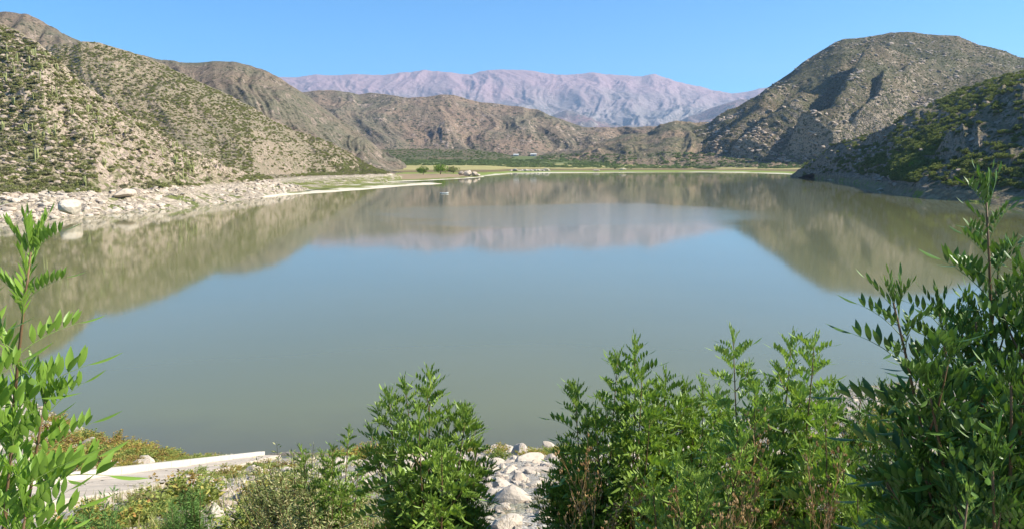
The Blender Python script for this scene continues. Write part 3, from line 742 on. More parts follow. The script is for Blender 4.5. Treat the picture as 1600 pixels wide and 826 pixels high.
E1 = sample('hill_near_left', 7500, 1, tmax=1.97, zmin=7.6, dens=lefta(0), pxr=(-260, 480))
s1 = scl3(len(E1), 0.5, 2.5, 2, pw=2.0)
d_ = E1[:, 1] / s1[:, 0]; order = np.argsort(d_); vis = order[E1[order, 3] > 0]
indiv = set(vis[:170].tolist())
def zone(z, px, y):
    h = 'low on' if z < 16 else ('halfway up' if z < 45 else 'high on')
    return h
first_shr = []
for q in sorted(indiv):
    x, y, z, p = E1[q]; gr = RND.random() < (0.55 if z < 20 else 0.25)
    me = RND.choice(SHG if gr else SHR)
    sz = 'broad' if s1[q, 0] > 2.2 else 'medium'
    lat = 'at the far left' if p < 70 else ('above the biggest white boulder' if p < 150 else ('above the pale outcrop' if p < 235 else ('by the cactus group' if p < 330 else 'toward the beach')))
    lb = f"{sz} {'yellow-green' if gr else 'olive'} bush {zone(z, p, y)} the left slope {lat}"
    o = put('green_bush' if gr else 'scrub_bush', me, (x, y, z - 0.15), tuple(s1[q]), None, lb, 'bush', 'scrub bushes on the left slope', 0.05)
rest = np.array([q for q in range(len(E1)) if q not in indiv])
p_e = [o for o in COL.objects if o.name.split('.')[0] in ('scrub_bush',)]
PR_S = [next(o for o in COL.objects if o.type == 'MESH' and o.data == me) for me in SHR if any(o.data == me for o in COL.objects)]
PR_G = [next(o for o in COL.objects if o.type == 'MESH' and o.data == me) for me in SHG if any(o.data == me for o in COL.objects)]
PR_SG = PR_S + PR_G
def wchoice(n, seed, a, b, pb):
    r = np.random.default_rng(seed); return np.where(r.random(n) < pb, a + r.integers(0, b, n), r.integers(0, a, n))
gn_scatter('hillside_scrub', E1[rest], s1[rest], rotz(len(rest), 3), wchoice(len(rest), 4, len(PR_S), len(PR_G), 0.35), PR_SG, 'small scrub covering the stony left slope')
D1 = sample('hill_left_middle', 15000, 5, tmax=1.98, zmin=6.5, dens=lambda X, Y, z, px: clump(X, Y, 40, 6) * (0.7 + 1.8 * np.exp(-np.maximum(z - 7, 0) / 8.0)), pxr=(90, 640))
gn_scatter('distant_scrub', D1, scl3(len(D1), 0.6, 2.3, 6), rotz(len(D1), 7), wchoice(len(D1), 8, len(PR_S), len(PR_G), 0.18), PR_SG, 'scrub dotting the middle hillside on the left')

for nm, hn, n_, sd, zr, pr, lb in (('slope_tufts', 'hill_near_left', 11000, 81, 7.5, (-200, 470), 'low dry tufts all over the stony left slope'), ('distant_tufts', 'hill_left_middle', 12000, 82, 6.5, (90, 640), 'low dry tufts all over the middle slope')):
    Q_ = sample(hn, n_, sd, tmax=1.98, zmin=zr, pxr=pr)
    gn_scatter(nm, Q_, scl3(n_, 0.22, 0.85, sd + 5, (.6, .9)), rotz(n_, sd + 9), wchoice(n_, sd + 3, len(PR_S), len(PR_G), 0.12), PR_SG, lb)
# cardon cacti
M_cact = mat_simple('cactus_skin', (0.30, 0.31, 0.12), 0.7, 0.3, 3.0, 0.05)
def cactus_mesh(seed, arms):
    rng = random.Random(seed); b = MB()
    def col(pts, r):
        n = 10; v = []; rs = []
        base = len(b.v)
        P_ = [Vector(p) for p in pts]
        for i, p in enumerate(P_):
            d = (P_[min(i + 1, len(P_) - 1)] - P_[max(i - 1, 0)]).normalized()
            a = d.cross(Vector((0.2, 0.97, 0.1))).normalized(); c = d.cross(a)
            k_ = r * (0.85 if i == 0 else (0.55 if i == len(P_) - 1 else 1.0))
            for k in range(n):
                t = 2 * math.pi * k / n; q = k_ * (1.0 if k % 2 else 0.78)
                b.v.append(tuple(p + a * q * math.cos(t) + c * q * math.sin(t)))
        for i in range(len(P_) - 1):
            for k in range(n): b.f.append((base + i * n + k, base + i * n + (k + 1) % n, base + (i + 1) * n + (k + 1) % n, base + (i + 1) * n + k))
        b.f.append(tuple(base + (len(P_) - 1) * n + k for k in range(n)))
    Ht = rng.uniform(0.85, 1.0)
    col([(0, 0, -0.05), (0.005, 0, Ht * .4), (0, 0.01, Ht * .8), (0, 0.01, Ht * 0.97), (0, 0.01, Ht)], 0.055)
    for k in range(arms):
        a = rng.uniform(0, 6.28); h0 = rng.uniform(0.2, 0.4); h1 = rng.uniform(0.65, 0.9); o_ = rng.uniform(0.12, 0.2)
        cx, cy = math.cos(a), math.sin(a)
        col([(cx * 0.03, cy * 0.03, h0), (cx * o_ * .7, cy * o_ * .7, h0 + 0.03), (cx * o_, cy * o_, h0 + 0.12), (cx * o_, cy * o_, h1 - .04), (cx * o_, cy * o_, h1)], 0.042)
    return b.mesh('cactus', M_cact, True)
CA = [cactus_mesh(k, a) for k, a in enumerate((0, 0, 1, 2, 3, 4, 2))]
CP = sample('hill_near_left', 72, 21, tmax=1.9, zmin=9, dens=lambda X, Y, z, px: clump(X, Y, 30, 15) ** 2 + 2.0 * np.exp(-((px - 285) / 45) ** 2) + 0.6 * np.exp(-((px - 110) / 90) ** 2), pxr=(-60, 400))
CP2 = sample('hill_left_middle', 30, 22, tmax=1.6, zmin=8, pxr=(330, 560), dens=lambda X, Y, z, px: np.exp(-np.maximum(z - 8, 0) / 14.0))
for q, (x, y, z, p) in enumerate(np.concatenate([CP, CP2])):
    k = RND.randrange(len(CA)); arms = (0, 0, 1, 2, 3, 4, 2)[k]; ht = RND.uniform(3.0, 5.8)
    wh = 'tall' if ht > 4.9 else ('short' if ht < 3.8 else 'middling')
    at_ = 'in the dense group low on the left slope' if 240 < p < 330 and z < 40 else ('near the left slope foot' if z < 18 else ('halfway up the left slope' if z < 50 else 'high on the left slope under the skyline'))
    if q >= len(CP): at_ = 'on the farther green slope behind the beach'
    put('cactus', CA[k], (x, y, z - 0.2), ht, None, f"{wh} {'single-stemmed' if arms == 0 else 'branching'} columnar cactus {at_}", 'cactus', 'cacti on the left slope', 0.04)

# boulders along and above the left shore
def rocklabel(kind, size, where): return f"{size} {kind} boulder {where}"
EB = sample('hill_near_left', 2300, 31, zmin=0.1, zmax=8.0, tmax=1.2, pxr=(-150, 470), dens=lambda X, Y, z, px: np.clip((480 - px) / 90, 0.05, 1))
sb = scl3(len(EB), 0.25, 2.4, 32, (0.45, 0.75), 4.0)
o_ = np.argsort(-(sb[:, 0] / EB[:, 1]) * (EB[:, 3] > 0)); ind = set(o_[:95].tolist())
for q in sorted(ind):
    x, y, z, p = EB[q]; sz = 'large' if sb[q, 0] > 1.7 else 'squat'
    wh = 'at the left waterline' if z < 2.5 else ('amid the rocks of the left shore' if z < 5.5 else 'atop the left shore rocks')
    put('pale_boulder', RND.choice(ROCKS), (x, y, z - 0.1), tuple(sb[q]), None, rocklabel('pale', sz, wh), 'boulder', 'pale boulders on the left shore')
put('pale_boulder', ROCKS[3], pt(112, 323, 266), (3.7, 3.3, 4.3), 0.9, 'biggest rounded white boulder standing at the waterline of the left shore', 'boulder', 'pale boulders on the left shore', 0.05)
put('pale_boulder', ROCKS[4], pt(195, 302, 322), (5.0, 3.5, 3.2), 1.3, 'broad bleached outcrop boulder at the top of the rock band, right of the biggest boulder', 'boulder', 'pale boulders on the left shore', 0.1)
PR_P = [next(o for o in COL.objects if o.type == 'MESH' and o.data == me) for me in ROCKS if any(o.data == me for o in COL.objects)]
rest = np.array([q for q in range(len(EB)) if q not in ind])
gn_scatter('shore_rubble', EB[rest], sb[rest], rotz(len(rest), 33, 0.4), np.random.default_rng(2).integers(0, len(PR_P), len(rest)), PR_P, 'bleached rubble along the left shore')
DB = sample('hill_left_middle', 380, 34, zmin=0.2, zmax=7.0, tmax=1.1, pxr=(395, 640), dens=lambda X, Y, z, px: np.where(px < 440, 1.0, 0.12) * np.where(z > 4.5, 3, 1))
gn_scatter('beach_stones', DB, scl3(len(DB), 0.25, 1.6, 35, (0.4, 0.7), 3.6), rotz(len(DB), 36, 0.4), np.random.default_rng(3).integers(0, len(PR_P), len(DB)), PR_P, 'pale stones on the left beach')
# outcrops on the slope
OC = [(150, 150, 16, 5), (143, 165, 9, 3), (12, 75, 11, 6), (25, 80, 8, 5), (125, 108, 5, 2.5), (190, 250, 8, 5), (180, 245, 5, 4), (222, 178, 4, 3), (12, 235, 5, 3), (10, 245, 4, 3), (235, 198, 5, 3), (30, 125, 6, 3), (170, 145, 7, 4), (60, 210, 5, 3), (130, 218, 4, 2.5), (205, 215, 5, 3), (4, 118, 6, 4), (228, 205, 5, 3.5)]
hE = HILLS['hill_near_left']
def on_hill(hn, px_, row):
    h = HILLS[hn]; j = int(np.argmin(np.abs(h['PX'][0] - px_)))
    rows = 252 - 1200 * (h['Z'][:, j] - CAMZ) / h['Y'][:, j]
    k = int(np.argmax(rows <= row)); k = k if rows[k] <= row else int(np.argmin(rows))
    return Vector((h['X'][k, j], h['Y'][k, j], h['Z'][k, j]))
for k, (p, r, w, hh) in enumerate(OC):
    L_ = on_hill('hill_near_left', p, r); s = w * L_.y / 1200 * 0.55
    where = 'high on' if r < 110 else ('halfway up' if r < 200 else 'low on')
    put('tan_boulder', ROCKT[k % 5], L_ - Vector((0, 0, s * 0.1)), (s, s * 0.7, s * 0.6 + 0.5), None, f"{'broad' if w > 7 else 'small'} pinkish tan outcrop rock {where} the left slope", 'boulder', 'tan outcrop rocks on the left slope', 0.3)
PR_T = [next(o for o in COL.objects if o.type == 'MESH' and o.data == me) for me in ROCKT]
ER = sample('hill_near_left', 4200, 37, zmin=7, tmax=1.98, pxr=(-260, 480), dens=lambda X, Y, z, px: clump(X + 40, Y, 26, 19) ** 1.5)
gn_scatter('slope_rocks', ER, scl3(len(ER), 0.3, 2.0, 38, (0.5, 0.8), 2.6), rotz(len(ER), 39, 0.5), np.random.default_rng(5).integers(0, len(PR_T), len(ER)), PR_T, 'tan rocks scattered over the left slope')

# ------------------------------------------------------------------ right hill: dense scrub and rocks
G1 = sample('hill_near_right', 4600, 51, tmax=2.97, tmin=1.0, dens=lambda X, Y, z, px: clump(X, Y, 26, 25) * np.where(px < 1400, 0.35, 1.0) * (0.35 + np.exp(-np.maximum(z - 8, 0) / 22.0)), pxr=(1255, 1850))
sg = scl3(len(G1), 1.2, 4.3, 52, (0.75, 1.1), 1.3)
o_ = np.argsort(-(sg[:, 0] / G1[:, 1]) * (G1[:, 3] < 1600)); ind = set(o_[:120].tolist())
for q in sorted(ind):
    x, y, z, p = G1[q]; sz = 'big round' if sg[q, 0] > 3.0 else 'rounded'
    put('dense_bush', RND.choice(SHD), (x, y, z - 0.3), tuple(sg[q]), None, f"{sz} green bush {'along the foot of' if z < 14 else ('halfway up' if z < 32 else 'high on')} the right slope", 'bush', 'green bushes on the right slope', 0.05)
PR_D = [next(o for o in COL.objects if o.type == 'MESH' and o.data == me) for me in SHD]
b_ = on_hill('hill_near_right', 1430, 262)
put('bright_bush', cloud_mesh('bright_bush', M_tree, 77, 700, 1.0, 0.9, 0.2, 14), b_, (5.0, 4.5, 5.0), 0.4, 'bright yellow-green tree-sized bush standing out on the right slope above the shore', 'bush')
rest = np.array([q for q in range(len(G1)) if q not in ind])
gn_scatter('right_slope_scrub', G1[rest], sg[rest], rotz(len(rest), 53), np.random.default_rng(6).integers(0, len(PR_D), len(rest)), PR_D, 'scrub covering the right slope')
GR = sample('hill_near_right', 1500, 54, tmin=0.6, tmax=2.98, pxr=(1255, 1800), dens=lambda X, Y, z, px: np.where(px < 1420, 3.0, 0.8) * clump(X, Y, 30, 44))
gn_scatter('right_slope_rocks', GR, scl3(len(GR), 0.4, 3.2, 55, (0.5, 0.8), 2.6), rotz(len(GR), 56, 0.5), np.random.default_rng(7).integers(0, len(PR_T), len(GR)), PR_T, 'rocks on the right slope')
for k, (p, r, w) in enumerate(((1377, 296, 10), (1386, 293.5, 11), (1371, 297, 5), (1395, 294, 5), (1325, 280, 4), (1298, 276, 3.5))):
    Yw = y_water(p, r, 0.8); s = w * Yw / 1200 * 0.55
    put('pale_boulder', ROCKS[k], pt(p, r, Yw), (s, s * 0.7, s * 0.55), 0.2 * k, ['pinkish boulder at the tip of the right shore, left of the slanting one', 'slanting white boulder at the tip of the right shore', 'small stone left of the white boulders on the right shore', 'small stone right of the white boulders on the right shore', 'small pale stone on the grassy right shore', 'farthest pale stone on the grassy right shore'][k], 'boulder', 'boulders on the right shore', 0.1)

# right mountain: coarse rocks and scrub as one cover each
PR_L = []
for k, me in enumerate(RLOW[:2]):
    p_ = on_hill('mountain_right', (1285, 1345)[k], (232, 226)[k])
    PR_L.append(put('mountain_rock', me, p_, (9, 7, 6), None, ['block of pale rock at the foot of the big right mountain left of the gully', 'block of pale rock at the foot of the big right mountain behind the near slope'][k], 'rock', 'rocks on the big right mountain'))
FR = sample('mountain_right', 4800, 61, tmax=1.98, pxr=(1080, 1640), dens=lambda X, Y, z, px: (np.clip(fbm(X / 75, Y / 75, 4, 0.6, 61) * 3 - 0.2, 0, 1) * (0.1 + np.exp(-z / 120.0)) + 0.008))
gn_scatter('mountain_rocks', FR, scl3(len(FR), 1.2, 7.5, 62, (0.5, 0.8), 3.0), rotz(len(FR), 63, 0.5), np.random.default_rng(8).integers(0, 2, len(FR)), PR_L, 'rocks on the big right mountain')
FS = sample('mountain_right', 9000, 64, tmax=1.98, pxr=(1080, 1640), dens=lambda X, Y, z, px: clump(X, Y, 90, 68))
gn_scatter('mountain_scrub', FS, scl3(len(FS), 1.4, 4.0, 65), rotz(len(FS), 66), np.random.default_rng(9).integers(0, len(PR_S), len(FS)), PR_S, 'scrub on the big right mountain')

# ------------------------------------------------------------------ valley: belt of trees, three trees, boulders, houses, boat, person
rng = np.random.default_rng(70)
n = 7000; pxs = rng.uniform(560, 1320, n); ysx = np.interp(pxs, [560, 1050, 1150, 1320], [1640, 1640, 1600, 1500]); yy = ysx + 760 * rng.random(n) ** 1.2
xs = np.array([colx(p) for p in pxs]) * yy
ok = ~((pxs < 840) & (yy > 2050)); 
ysh_ = np.array([y_water(p, np.interp(p, [q[0] for q in FAR], [q[1] for q in FAR])) for p in pxs])
zz = np.interp((yy - ysh_) / (2000 - ysh_), [0, 0.05, 0.3, 0.5, 1.0, 1.7], [0, 0.5, 2.5, 7, 22, 36])
for hn in ('mountain_right', 'valley_hillocks'):
    h_ = HILLS[hn]
    for q in range(n):
        if pxs[q] > h_['PX'][0, 0]:
            j = min(h_['PX'].shape[1] - 1, int((pxs[q] - h_['PX'][0, 0]) / 1.6)); zz[q] = max(zz[q], np.interp(yy[q], h_['Y'][:, j], h_['Z'][:, j]))
den = (fbm(xs / 70, yy / 120, 4, 0.6, 72) > -0.22) & (zz < 40)
sel = ok & den
BT = np.stack([xs, yy, zz - 0.5, pxs], 1)[sel]
tb = [put('valley_tree', TRB[k], (colx(p) * 1600, 1600, 1.8), s, None, lb, 'tree', 'trees at the edge of the valley wood') for k, (p, s, lb) in enumerate((
    (962, 7.5, 'bright round tree at the front edge of the valley wood, left of the pair'), (984, 6.5, 'smaller round tree at the front edge of the valley wood, right of the brighter one'), (1120, 6, 'low bushy tree in front of the valley wood below the hillocks'), (860, 6, 'low tree at the wood edge behind the pale rock bank')))]
gn_scatter('valley_wood', BT, scl3(len(BT), 3.5, 8.5, 73, (0.6, 0.95)), rotz(len(BT), 74), rng.integers(0, 4, len(BT)), tb, 'belt of trees across the valley beyond the meadow')
MS = sample('green_terrace_hill', 1800, 75, tmax=1.95, pxr=(470, 850), dens=lambda X, Y, z, px: clump(X, Y, 80, 78))
gn_scatter('terrace_scrub', MS, scl3(len(MS), 2.0, 5.5, 76, (0.6, 0.9)), rotz(len(MS), 77), rng.integers(0, 4, len(MS)), tb, 'trees and scrub on the low terrace')

def tree(px_, row, Y, wpx, hpx, seed, label, mat):
    base = pt(px_, row, Y); base.z = max(0.6, base.z); k = Y / 1200; w = wpx * k / 2; h = hpx * k
    t = props(link('tree', None), label, 'tree', 'trees behind the sand spit'); t.location = base
    rng = random.Random(seed); b = MB()
    b.tube([(0, 0, -0.5), (0.1 * w, 0, h * .2), (0.05 * w, 0.1, h * .5), (0, 0, h * 0.8)], [h * 0.035, h * .028, h * .018, h * .006], 7)
    for q in range(7):
        a = rng.uniform(0, 6.28); z0 = h * rng.uniform(.15, .5)
        b.tube([(0.05 * w, 0, z0), (math.cos(a) * w * .35, math.sin(a) * w * .35, z0 + h * .15), (math.cos(a) * w * .7, math.sin(a) * w * .7, z0 + h * .22)], [h * .014, h * .009, h * .004], 5)
    b.obj('trunk', M_bark, t, True)
    V, F = leafcloud(seed, 2200, w, h * 0.62, w * 0.11, 26, 0.3, 0.35)
    link('crown', mesh_np('crown', V, [F], mat), t)
tree(661, 272.5, 1060, 24, 16, 5, 'round bright green tree, left one of the pair behind the sand spit', M_tree)
tree(688, 272, 1080, 26, 22, 6, 'taller bright green tree, right one of the pair behind the sand spit', M_tree)
tree(708, 271, 1180, 26, 16, 7, 'dull brownish green tree just right of the pair behind the sand spit', M_lgreen)
for k, (p, r, w, h_, lb) in enumerate(((722, 272.5, 13, 8, 'leftmost pale boulder of the outcrop at the tip of the sand bank'), (731, 272, 14, 11, 'highest pale boulder of the outcrop at the tip of the sand bank'), (741, 273, 13, 10, 'right-hand pale boulder of the outcrop at the tip of the sand bank'), (748, 274.6, 8, 5, 'small low boulder at the right end of the outcrop on the sand bank'),
        (798, 268.2, 7, 6, 'round pale boulder at the left end of the low rock bank across the lake'), (806, 266.8, 12, 5, 'flat pale rock near the left end of the low rock bank across the lake'), (853, 265.6, 10, 4, 'pale boulder at the right end of the low rock bank across the lake'), (972, 266, 14, 3.5, 'flat pale rock on the meadow in the middle of the far shore'), (932, 267.5, 12, 3, 'flat pale stone on the meadow left of the middle of the far shore'))):
    Y = 985 if p < 760 else 1420; s = w * Y / 1200 / 2
    put('pale_boulder', ROCKS[k % 7], pt(p, r - 1, Y), (s * 1.05, s * 0.8, h_ * Y / 1200 * 0.62), 0.4 * k, lb, 'boulder', 'boulders across the lake', 0.06)
b = MB(); Y = 1440
rr = random.Random(12)
for k in range(130):
    u = rr.random(); q = pt(798 + u * 60, 267.6 - 1.2 * u + rr.uniform(-.5, .4), Y + rr.uniform(-8, 8)); w = rr.uniform(1.2, 3.6)
    b.box((q.x, q.y, q.z), (w * 1.6, w, w * rr.uniform(.6, 1.1)), Euler((rr.uniform(-.5, .5), rr.uniform(-.5, .5), rr.uniform(0, 6))).to_matrix())
M_bankrock = mat_rock('bank_rock', (0.55, 0.48, 0.40), (0.5, 0.44, 0.36), 0.4, 0.4)
props(b.obj('rock_bank', M_bankrock), 'low bank of broken pale rock on the meadow across the lake', 'rock bank')

M_wall = mat_simple('white_wall', (0.66, 0.62, 0.55), 0.85, 0.1, 0.6); M_roof = mat_simple('sheet_roof', (0.74, 0.73, 0.70), 0.5, 0.12, 0.5); M_dark = mat_simple('dark_opening', (0.03, 0.03, 0.035), 0.4, 0.1)
for p, r, w, lb in ((806, 243.6, 8, 'left white low house half hidden behind the valley wood'), (834, 243.2, 9, 'right white low house with pale sheet roof behind the valley wood')):
    base = on_hill('hill_brown_centre', p, r + 1.5); base.z += 1.5; Y = base.y; W_ = w * Y / 1200
    t = props(link('house', None), lb, 'house', 'houses behind the valley wood'); t.location = base - Vector((0, 0, 0))
    b = MB(); b.box((0, 0, 0.4), (W_, 8, 8)); b.obj('wall', M_wall, t)
    b = MB(); b.add([(-W_ * .54, -5, 4.4), (W_ * .54, -5, 4.4), (W_ * .54, 5, 4.4), (-W_ * .54, 5, 4.4), (-W_ * .54, 0, 6.6), (W_ * .54, 0, 6.6), ], [(0, 1, 5, 4), (2, 3, 4, 5), (0, 4, 3), (1, 2, 5), (3, 2, 1, 0)])
    b.obj('roof', M_roof, t)
    for k in (-0.3, 0.3):
        b = MB(); b.box((k * W_, -4.05, 1.5), (1.6, 0.12, 1.4)); b.obj('window', M_dark, t)
    b = MB(); b.box((0, -4.05, 0.8), (1.3, 0.12, 3.0)); b.obj('door', M_dark, t)

# people: one continuous skinned body
M_skin = mat_simple('skin', (0.42, 0.26, 0.18), 0.6, 0.05); M_cloth = mat_simple('dark_clothes', (0.035, 0.035, 0.045), 0.85, 0.2); M_hair = mat_simple('dark_hair', (0.02, 0.015, 0.012), 0.6, 0.1)
M_pants = mat_simple('blue_trousers', (0.04, 0.05, 0.09), 0.85, 0.2)
def person(loc, rz, sit, label, group=None):
    t = props(link('person', None), label, 'person', group); t.location = loc; t.rotation_euler = (0, 0, rz)
    hip = 0.45 if sit else 0.92
    v = {'pel': (0, 0, hip), 'bel': (0, .01, hip + .2), 'che': (0, .01, hip + .42), 'nec': (0, 0.02, hip + .55), 'hea': (0, .03, hip + .68), 'top': (0, .03, hip + .78)}
    e = [('pel', 'bel'), ('bel', 'che'), ('che', 'nec'), ('nec', 'hea'), ('hea', 'top')]
    R_ = {'pel': .15, 'bel': .125, 'che': .15, 'nec': .06, 'hea': .10, 'top': .07}
    for s in (-1, 1):
        q = 'l' if s < 0 else 'r'
        v[q + 'sh'] = (s * .18, 0, hip + .47); v[q + 'el'] = (s * .24, .03, hip + .2); v[q + 'ha'] = (s * (.18), .25 if sit else .05, hip + (.12 if sit else -.06))
        R_.update({q + 'sh': .07, q + 'el': .048, q + 'ha': .035}); e += [('che', q + 'sh'), (q + 'sh', q + 'el'), (q + 'el', q + 'ha')]
        v[q + 'hp'] = (s * .09, 0, hip - .04)
        if sit: v[q + 'kn'] = (s * .12, .42, hip); v[q + 'an'] = (s * .12, .42, .06); v[q + 'to'] = (s * .12, .58, .03)
        else: v[q + 'kn'] = (s * .11, .02, .48); v[q + 'an'] = (s * .12, -.01, .07); v[q + 'to'] = (s * .13, .15, .03)
        R_.update({q + 'hp': .09, q + 'kn': .065, q + 'an': .045, q + 'to': .04}); e += [('pel', q + 'hp'), (q + 'hp', q + 'kn'), (q + 'kn', q + 'an'), (q + 'an', q + 'to')]
    names = list(v); me = bpy.data.meshes.new('body'); me.from_pydata([v[k] for k in names], [(names.index(a), names.index(b_)) for a, b_ in e], [])
    me.materials.append(M_skin)
    o = link('body', me, t); md = o.modifiers.new('skin', 'SKIN')
    for i_, k in enumerate(names): me.skin_vertices[0].data[i_].radius = (R_[k], R_[k] * (0.75 if k in ('pel', 'bel', 'che') else 1))
    me.skin_vertices[0].data[0].use_root = True
    md.use_smooth_shade = True; o.modifiers.new('sub', 'SUBSURF').levels = 1
    def shell(nm, pts, rs, mat):
        b = MB(); b.tube(pts, rs, 10); b.obj(nm, mat, t, True)
    shell('shirt', [(0, .01, hip - .02), (0, .01, hip + .2), (0, .01, hip + .44), (0, .02, hip + .53)], [.19, .17, .2, .09], M_cloth)
    b = MB()
    for s in (-1, 1):
        q = 'l' if s < 0 else 'r'; b.tube([v[q + 'hp'], v[q + 'kn'], v[q + 'an']], [.12, .085, .07], 8)
    b.obj('trousers', M_pants, t, True)
    b = MB(); b.tube([(0, .015, hip + .66), (0, .02, hip + .74), (0, .02, hip + .82)], [.115, .12, .05], 9); b.obj('hair', M_hair, t, True)
    return t
bY = y_water(694, 302.5)
bx = ray(694, 302.5)[0] * bY
boat = props(link('rowing_boat', None), 'small white open boat with three people on the still lake', 'boat'); boat.location = (bx, bY, 0); boat.rotation_euler = (0, 0, rad(4))
M_boat = mat_simple('white_hull_paint', (0.80, 0.80, 0.77), 0.4, 0.08, 2.0, 0.004, 0.4); M_seat = mat_simple('boat_seat_wood', (0.30, 0.2, 0.12), 0.7, 0.2)
st = [(-2.6, 0.55, .56, .0), (-1.8, .78, .52, -.12), (-.6, .88, .50, -.15), (.6, .84, .52, -.15), (1.7, .55, .58, -.10), (2.4, .2, .76, .05), (2.7, .03, .82, .3)]
b = MB(); V = []
for x, w, top, bot in st:
    V += [(x, -w, top), (x, -w * .8, (top + bot) / 2 - .05), (x, 0, bot), (x, w * .8, (top + bot) / 2 - .05), (x, w, top),
          (x, w * .9, top), (x, w * .7, (top + bot) / 2), (x, 0, bot + .08), (x, -w * .7, (top + bot) / 2), (x, -w * .9, top)]
F = []
for a in range(len(st) - 1):
    for k in range(10): F.append((a * 10 + k, (a + 1) * 10 + k, (a + 1) * 10 + (k + 1) % 10, a * 10 + (k + 1) % 10))
F += [(0, 1, 2, 3, 4, 5, 6, 7, 8, 9), tuple(60 + k for k in range(10))[::-1]]
b.add(V, F); b.obj('hull', M_boat, boat, True)
b = MB(); b.box((-2.62, 0, .3), (.06, 1.05, .62)); b.obj('transom', M_boat, boat)
for x in (-1.6, -0.1, 1.1):
    b = MB(); b.box((x, 0, .36), (.28, 1.35, .05)); b.obj('seat', M_seat, boat)
for k, (x, lb) in enumerate(((-1.6, 'dark-clothed person seated at the stern, left end of the white boat'), (0.05, 'dark-clothed person seated in the middle of the white boat'), (1.1, 'dark-clothed person seated toward the bow, right end of the white boat'))):
    person((bx + x * math.cos(rad(4)), bY + x * math.sin(rad(4)), 0.0), rad(-90 if k == 0 else 90), True, lb, 'people in the white boat').scale = (1.15, 1.15, 1.15)
Y = y_water(548, 285.5, 1.0)
person((ray(548, 285.5)[0] * Y, Y, 0.75), 1.0, False, 'lone dark-clothed person standing on the sandy left beach')

# ------------------------------------------------------------------ foreground plants: pinnate leaves
M_pin = mat_leaf('pinnate_leaf', (0.155, 0.24, 0.038), (0.21, 0.295, 0.05), 0.22, 0.34, ((0.36, 0.34, 0.10), 0.965))
M_pin2 = mat_leaf('pinnate_leaf_pale', (0.20, 0.30, 0.055), (0.26, 0.345, 0.08), 0.25, 0.34, ((0.42, 0.38, 0.12), 0.965))
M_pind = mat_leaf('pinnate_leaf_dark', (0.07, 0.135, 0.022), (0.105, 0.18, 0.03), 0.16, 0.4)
M_pinl = mat_leaf('pinnate_leaf_near', (0.15, 0.255, 0.032), (0.20, 0.31, 0.045), 0.30, 0.4, ((0.34, 0.32, 0.08), 0.97))
M_stem = mat_simple('reddish_stem', (0.17, 0.10, 0.05), 0.6, 0.3, 30, 0.002)
M_gstem = mat_simple('green_stem', (0.17, 0.24, 0.06), 0.55, 0.2, 30, 0.001)
HI = [(0, .06), (.12, .55), (.3, .95), (.5, 1), (.72, .68), (.9, .24), (1, 0)]
LO = [(0, .06), (.28, .95), (.62, .8), (1, 0)]
def leaflet(o, d, fwd, ll, wr, prof, fold, curl):
    w = (fwd - d * fwd.dot(d)); w = w.normalized() if w.length > .05 else d.orthogonal().normalized()
    n = d.cross(w); V = []; F = []
    for s, h in prof[:-1]:
        c = o + d * (ll * s) + n * (curl * ll * s * s); hw = ll * wr * h
        V += [c - w * hw + n * fold * hw, c, c + w * hw + n * fold * hw]
    V.append(o + d * ll + n * curl * ll)
    m_ = len(prof) - 1
    for k in range(m_ - 1):
        a = k * 3; F += [(a, a + 1, a + 4, a + 3), (a + 1, a + 2, a + 5, a + 4)]
    a = (m_ - 1) * 3; F += [(a, a + 1, a + 3), (a + 1, a + 2, a + 3)]
    return V, F
def pinnate(seed, pairs=5, young=False, prof=HI, split=False):
    """unit-length compound leaf along +Y, upper side +Z"""
    r = random.Random(seed); arc = (0.25, -0.30) if not young else (0.02, -0.06)
    sway = r.uniform(-.08, .08)
    def P_(s): return Vector((sway * s * s, s, arc[0] * s + arc[1] * s * s))
    parts = []
    ra = MB(); ra.tube([P_(s) for s in (0, .25, .5, .75, 1.0)], [.011, .009, .007, .005, .003], 4, False)
    for k in range(pairs):
        s = (.26 if not young else .15) + (.70 if not young else .75) * k / max(1, pairs - 0.4)
        f = (P_(s + .02) - P_(s)).normalized(); up = Vector((1, 0, 0)).cross(f); up.normalize()
        ll = (.37 if not young else .38) * (1 - .35 * abs(k / pairs - .35)) * r.uniform(.88, 1.08)
        for sd in (-1, 1):
            a = rad(r.uniform(52, 64)) if not young else rad(r.uniform(14, 30)); li = rad(r.uniform(50, 74))
            d = f * math.cos(a) + (Vector((sd, 0, 0)) * math.cos(li) + up * math.sin(li)) * math.sin(a); d.normalize()
            parts.append(leaflet(P_(s), d, f, ll, ((.145 if len(prof) > 5 else .18) if not young else .11), prof, r.uniform(.15, .5) * sd, r.uniform(-.10, .12)))
    f = (P_(1) - P_(.95)).normalized()
    d = (f + Vector((r.uniform(-.1, .1), 0, -.05))).normalized()
    V, F = leaflet(P_(.99), d, Vector((1, 0, 0)), (.46 if not young else .32), (.11 if not young else .085), prof, .3, -.06)
    parts.append((V, F))
    if split: return ra, parts
    for V, F in parts: ra.add(V, F)
    return ra
def arr(mb):
    V = np.array([tuple(v) for v in mb.v], dtype=float)
    F4 = np.array([f for f in mb.f if len(f) == 4], dtype=np.int64).reshape(-1, 4); F3 = np.array([f for f in mb.f if len(f) == 3], dtype=np.int64).reshape(-1, 3)
    return V, F4, F3
LEAFSETS = {}
def leafset(mat, prof, tag):
    key = (mat.name, tag)
    if key not in LEAFSETS:
        mbs = [pinnate(10 + k, 5 + k % 3, False, prof) for k in range(7)] + [pinnate(60 + k, 4, True, prof) for k in range(3)]
        LEAFSETS[key] = [(mb.mesh('leaf', mat, True), arr(mb)) for mb in mbs]
    return LEAFSETS[key]
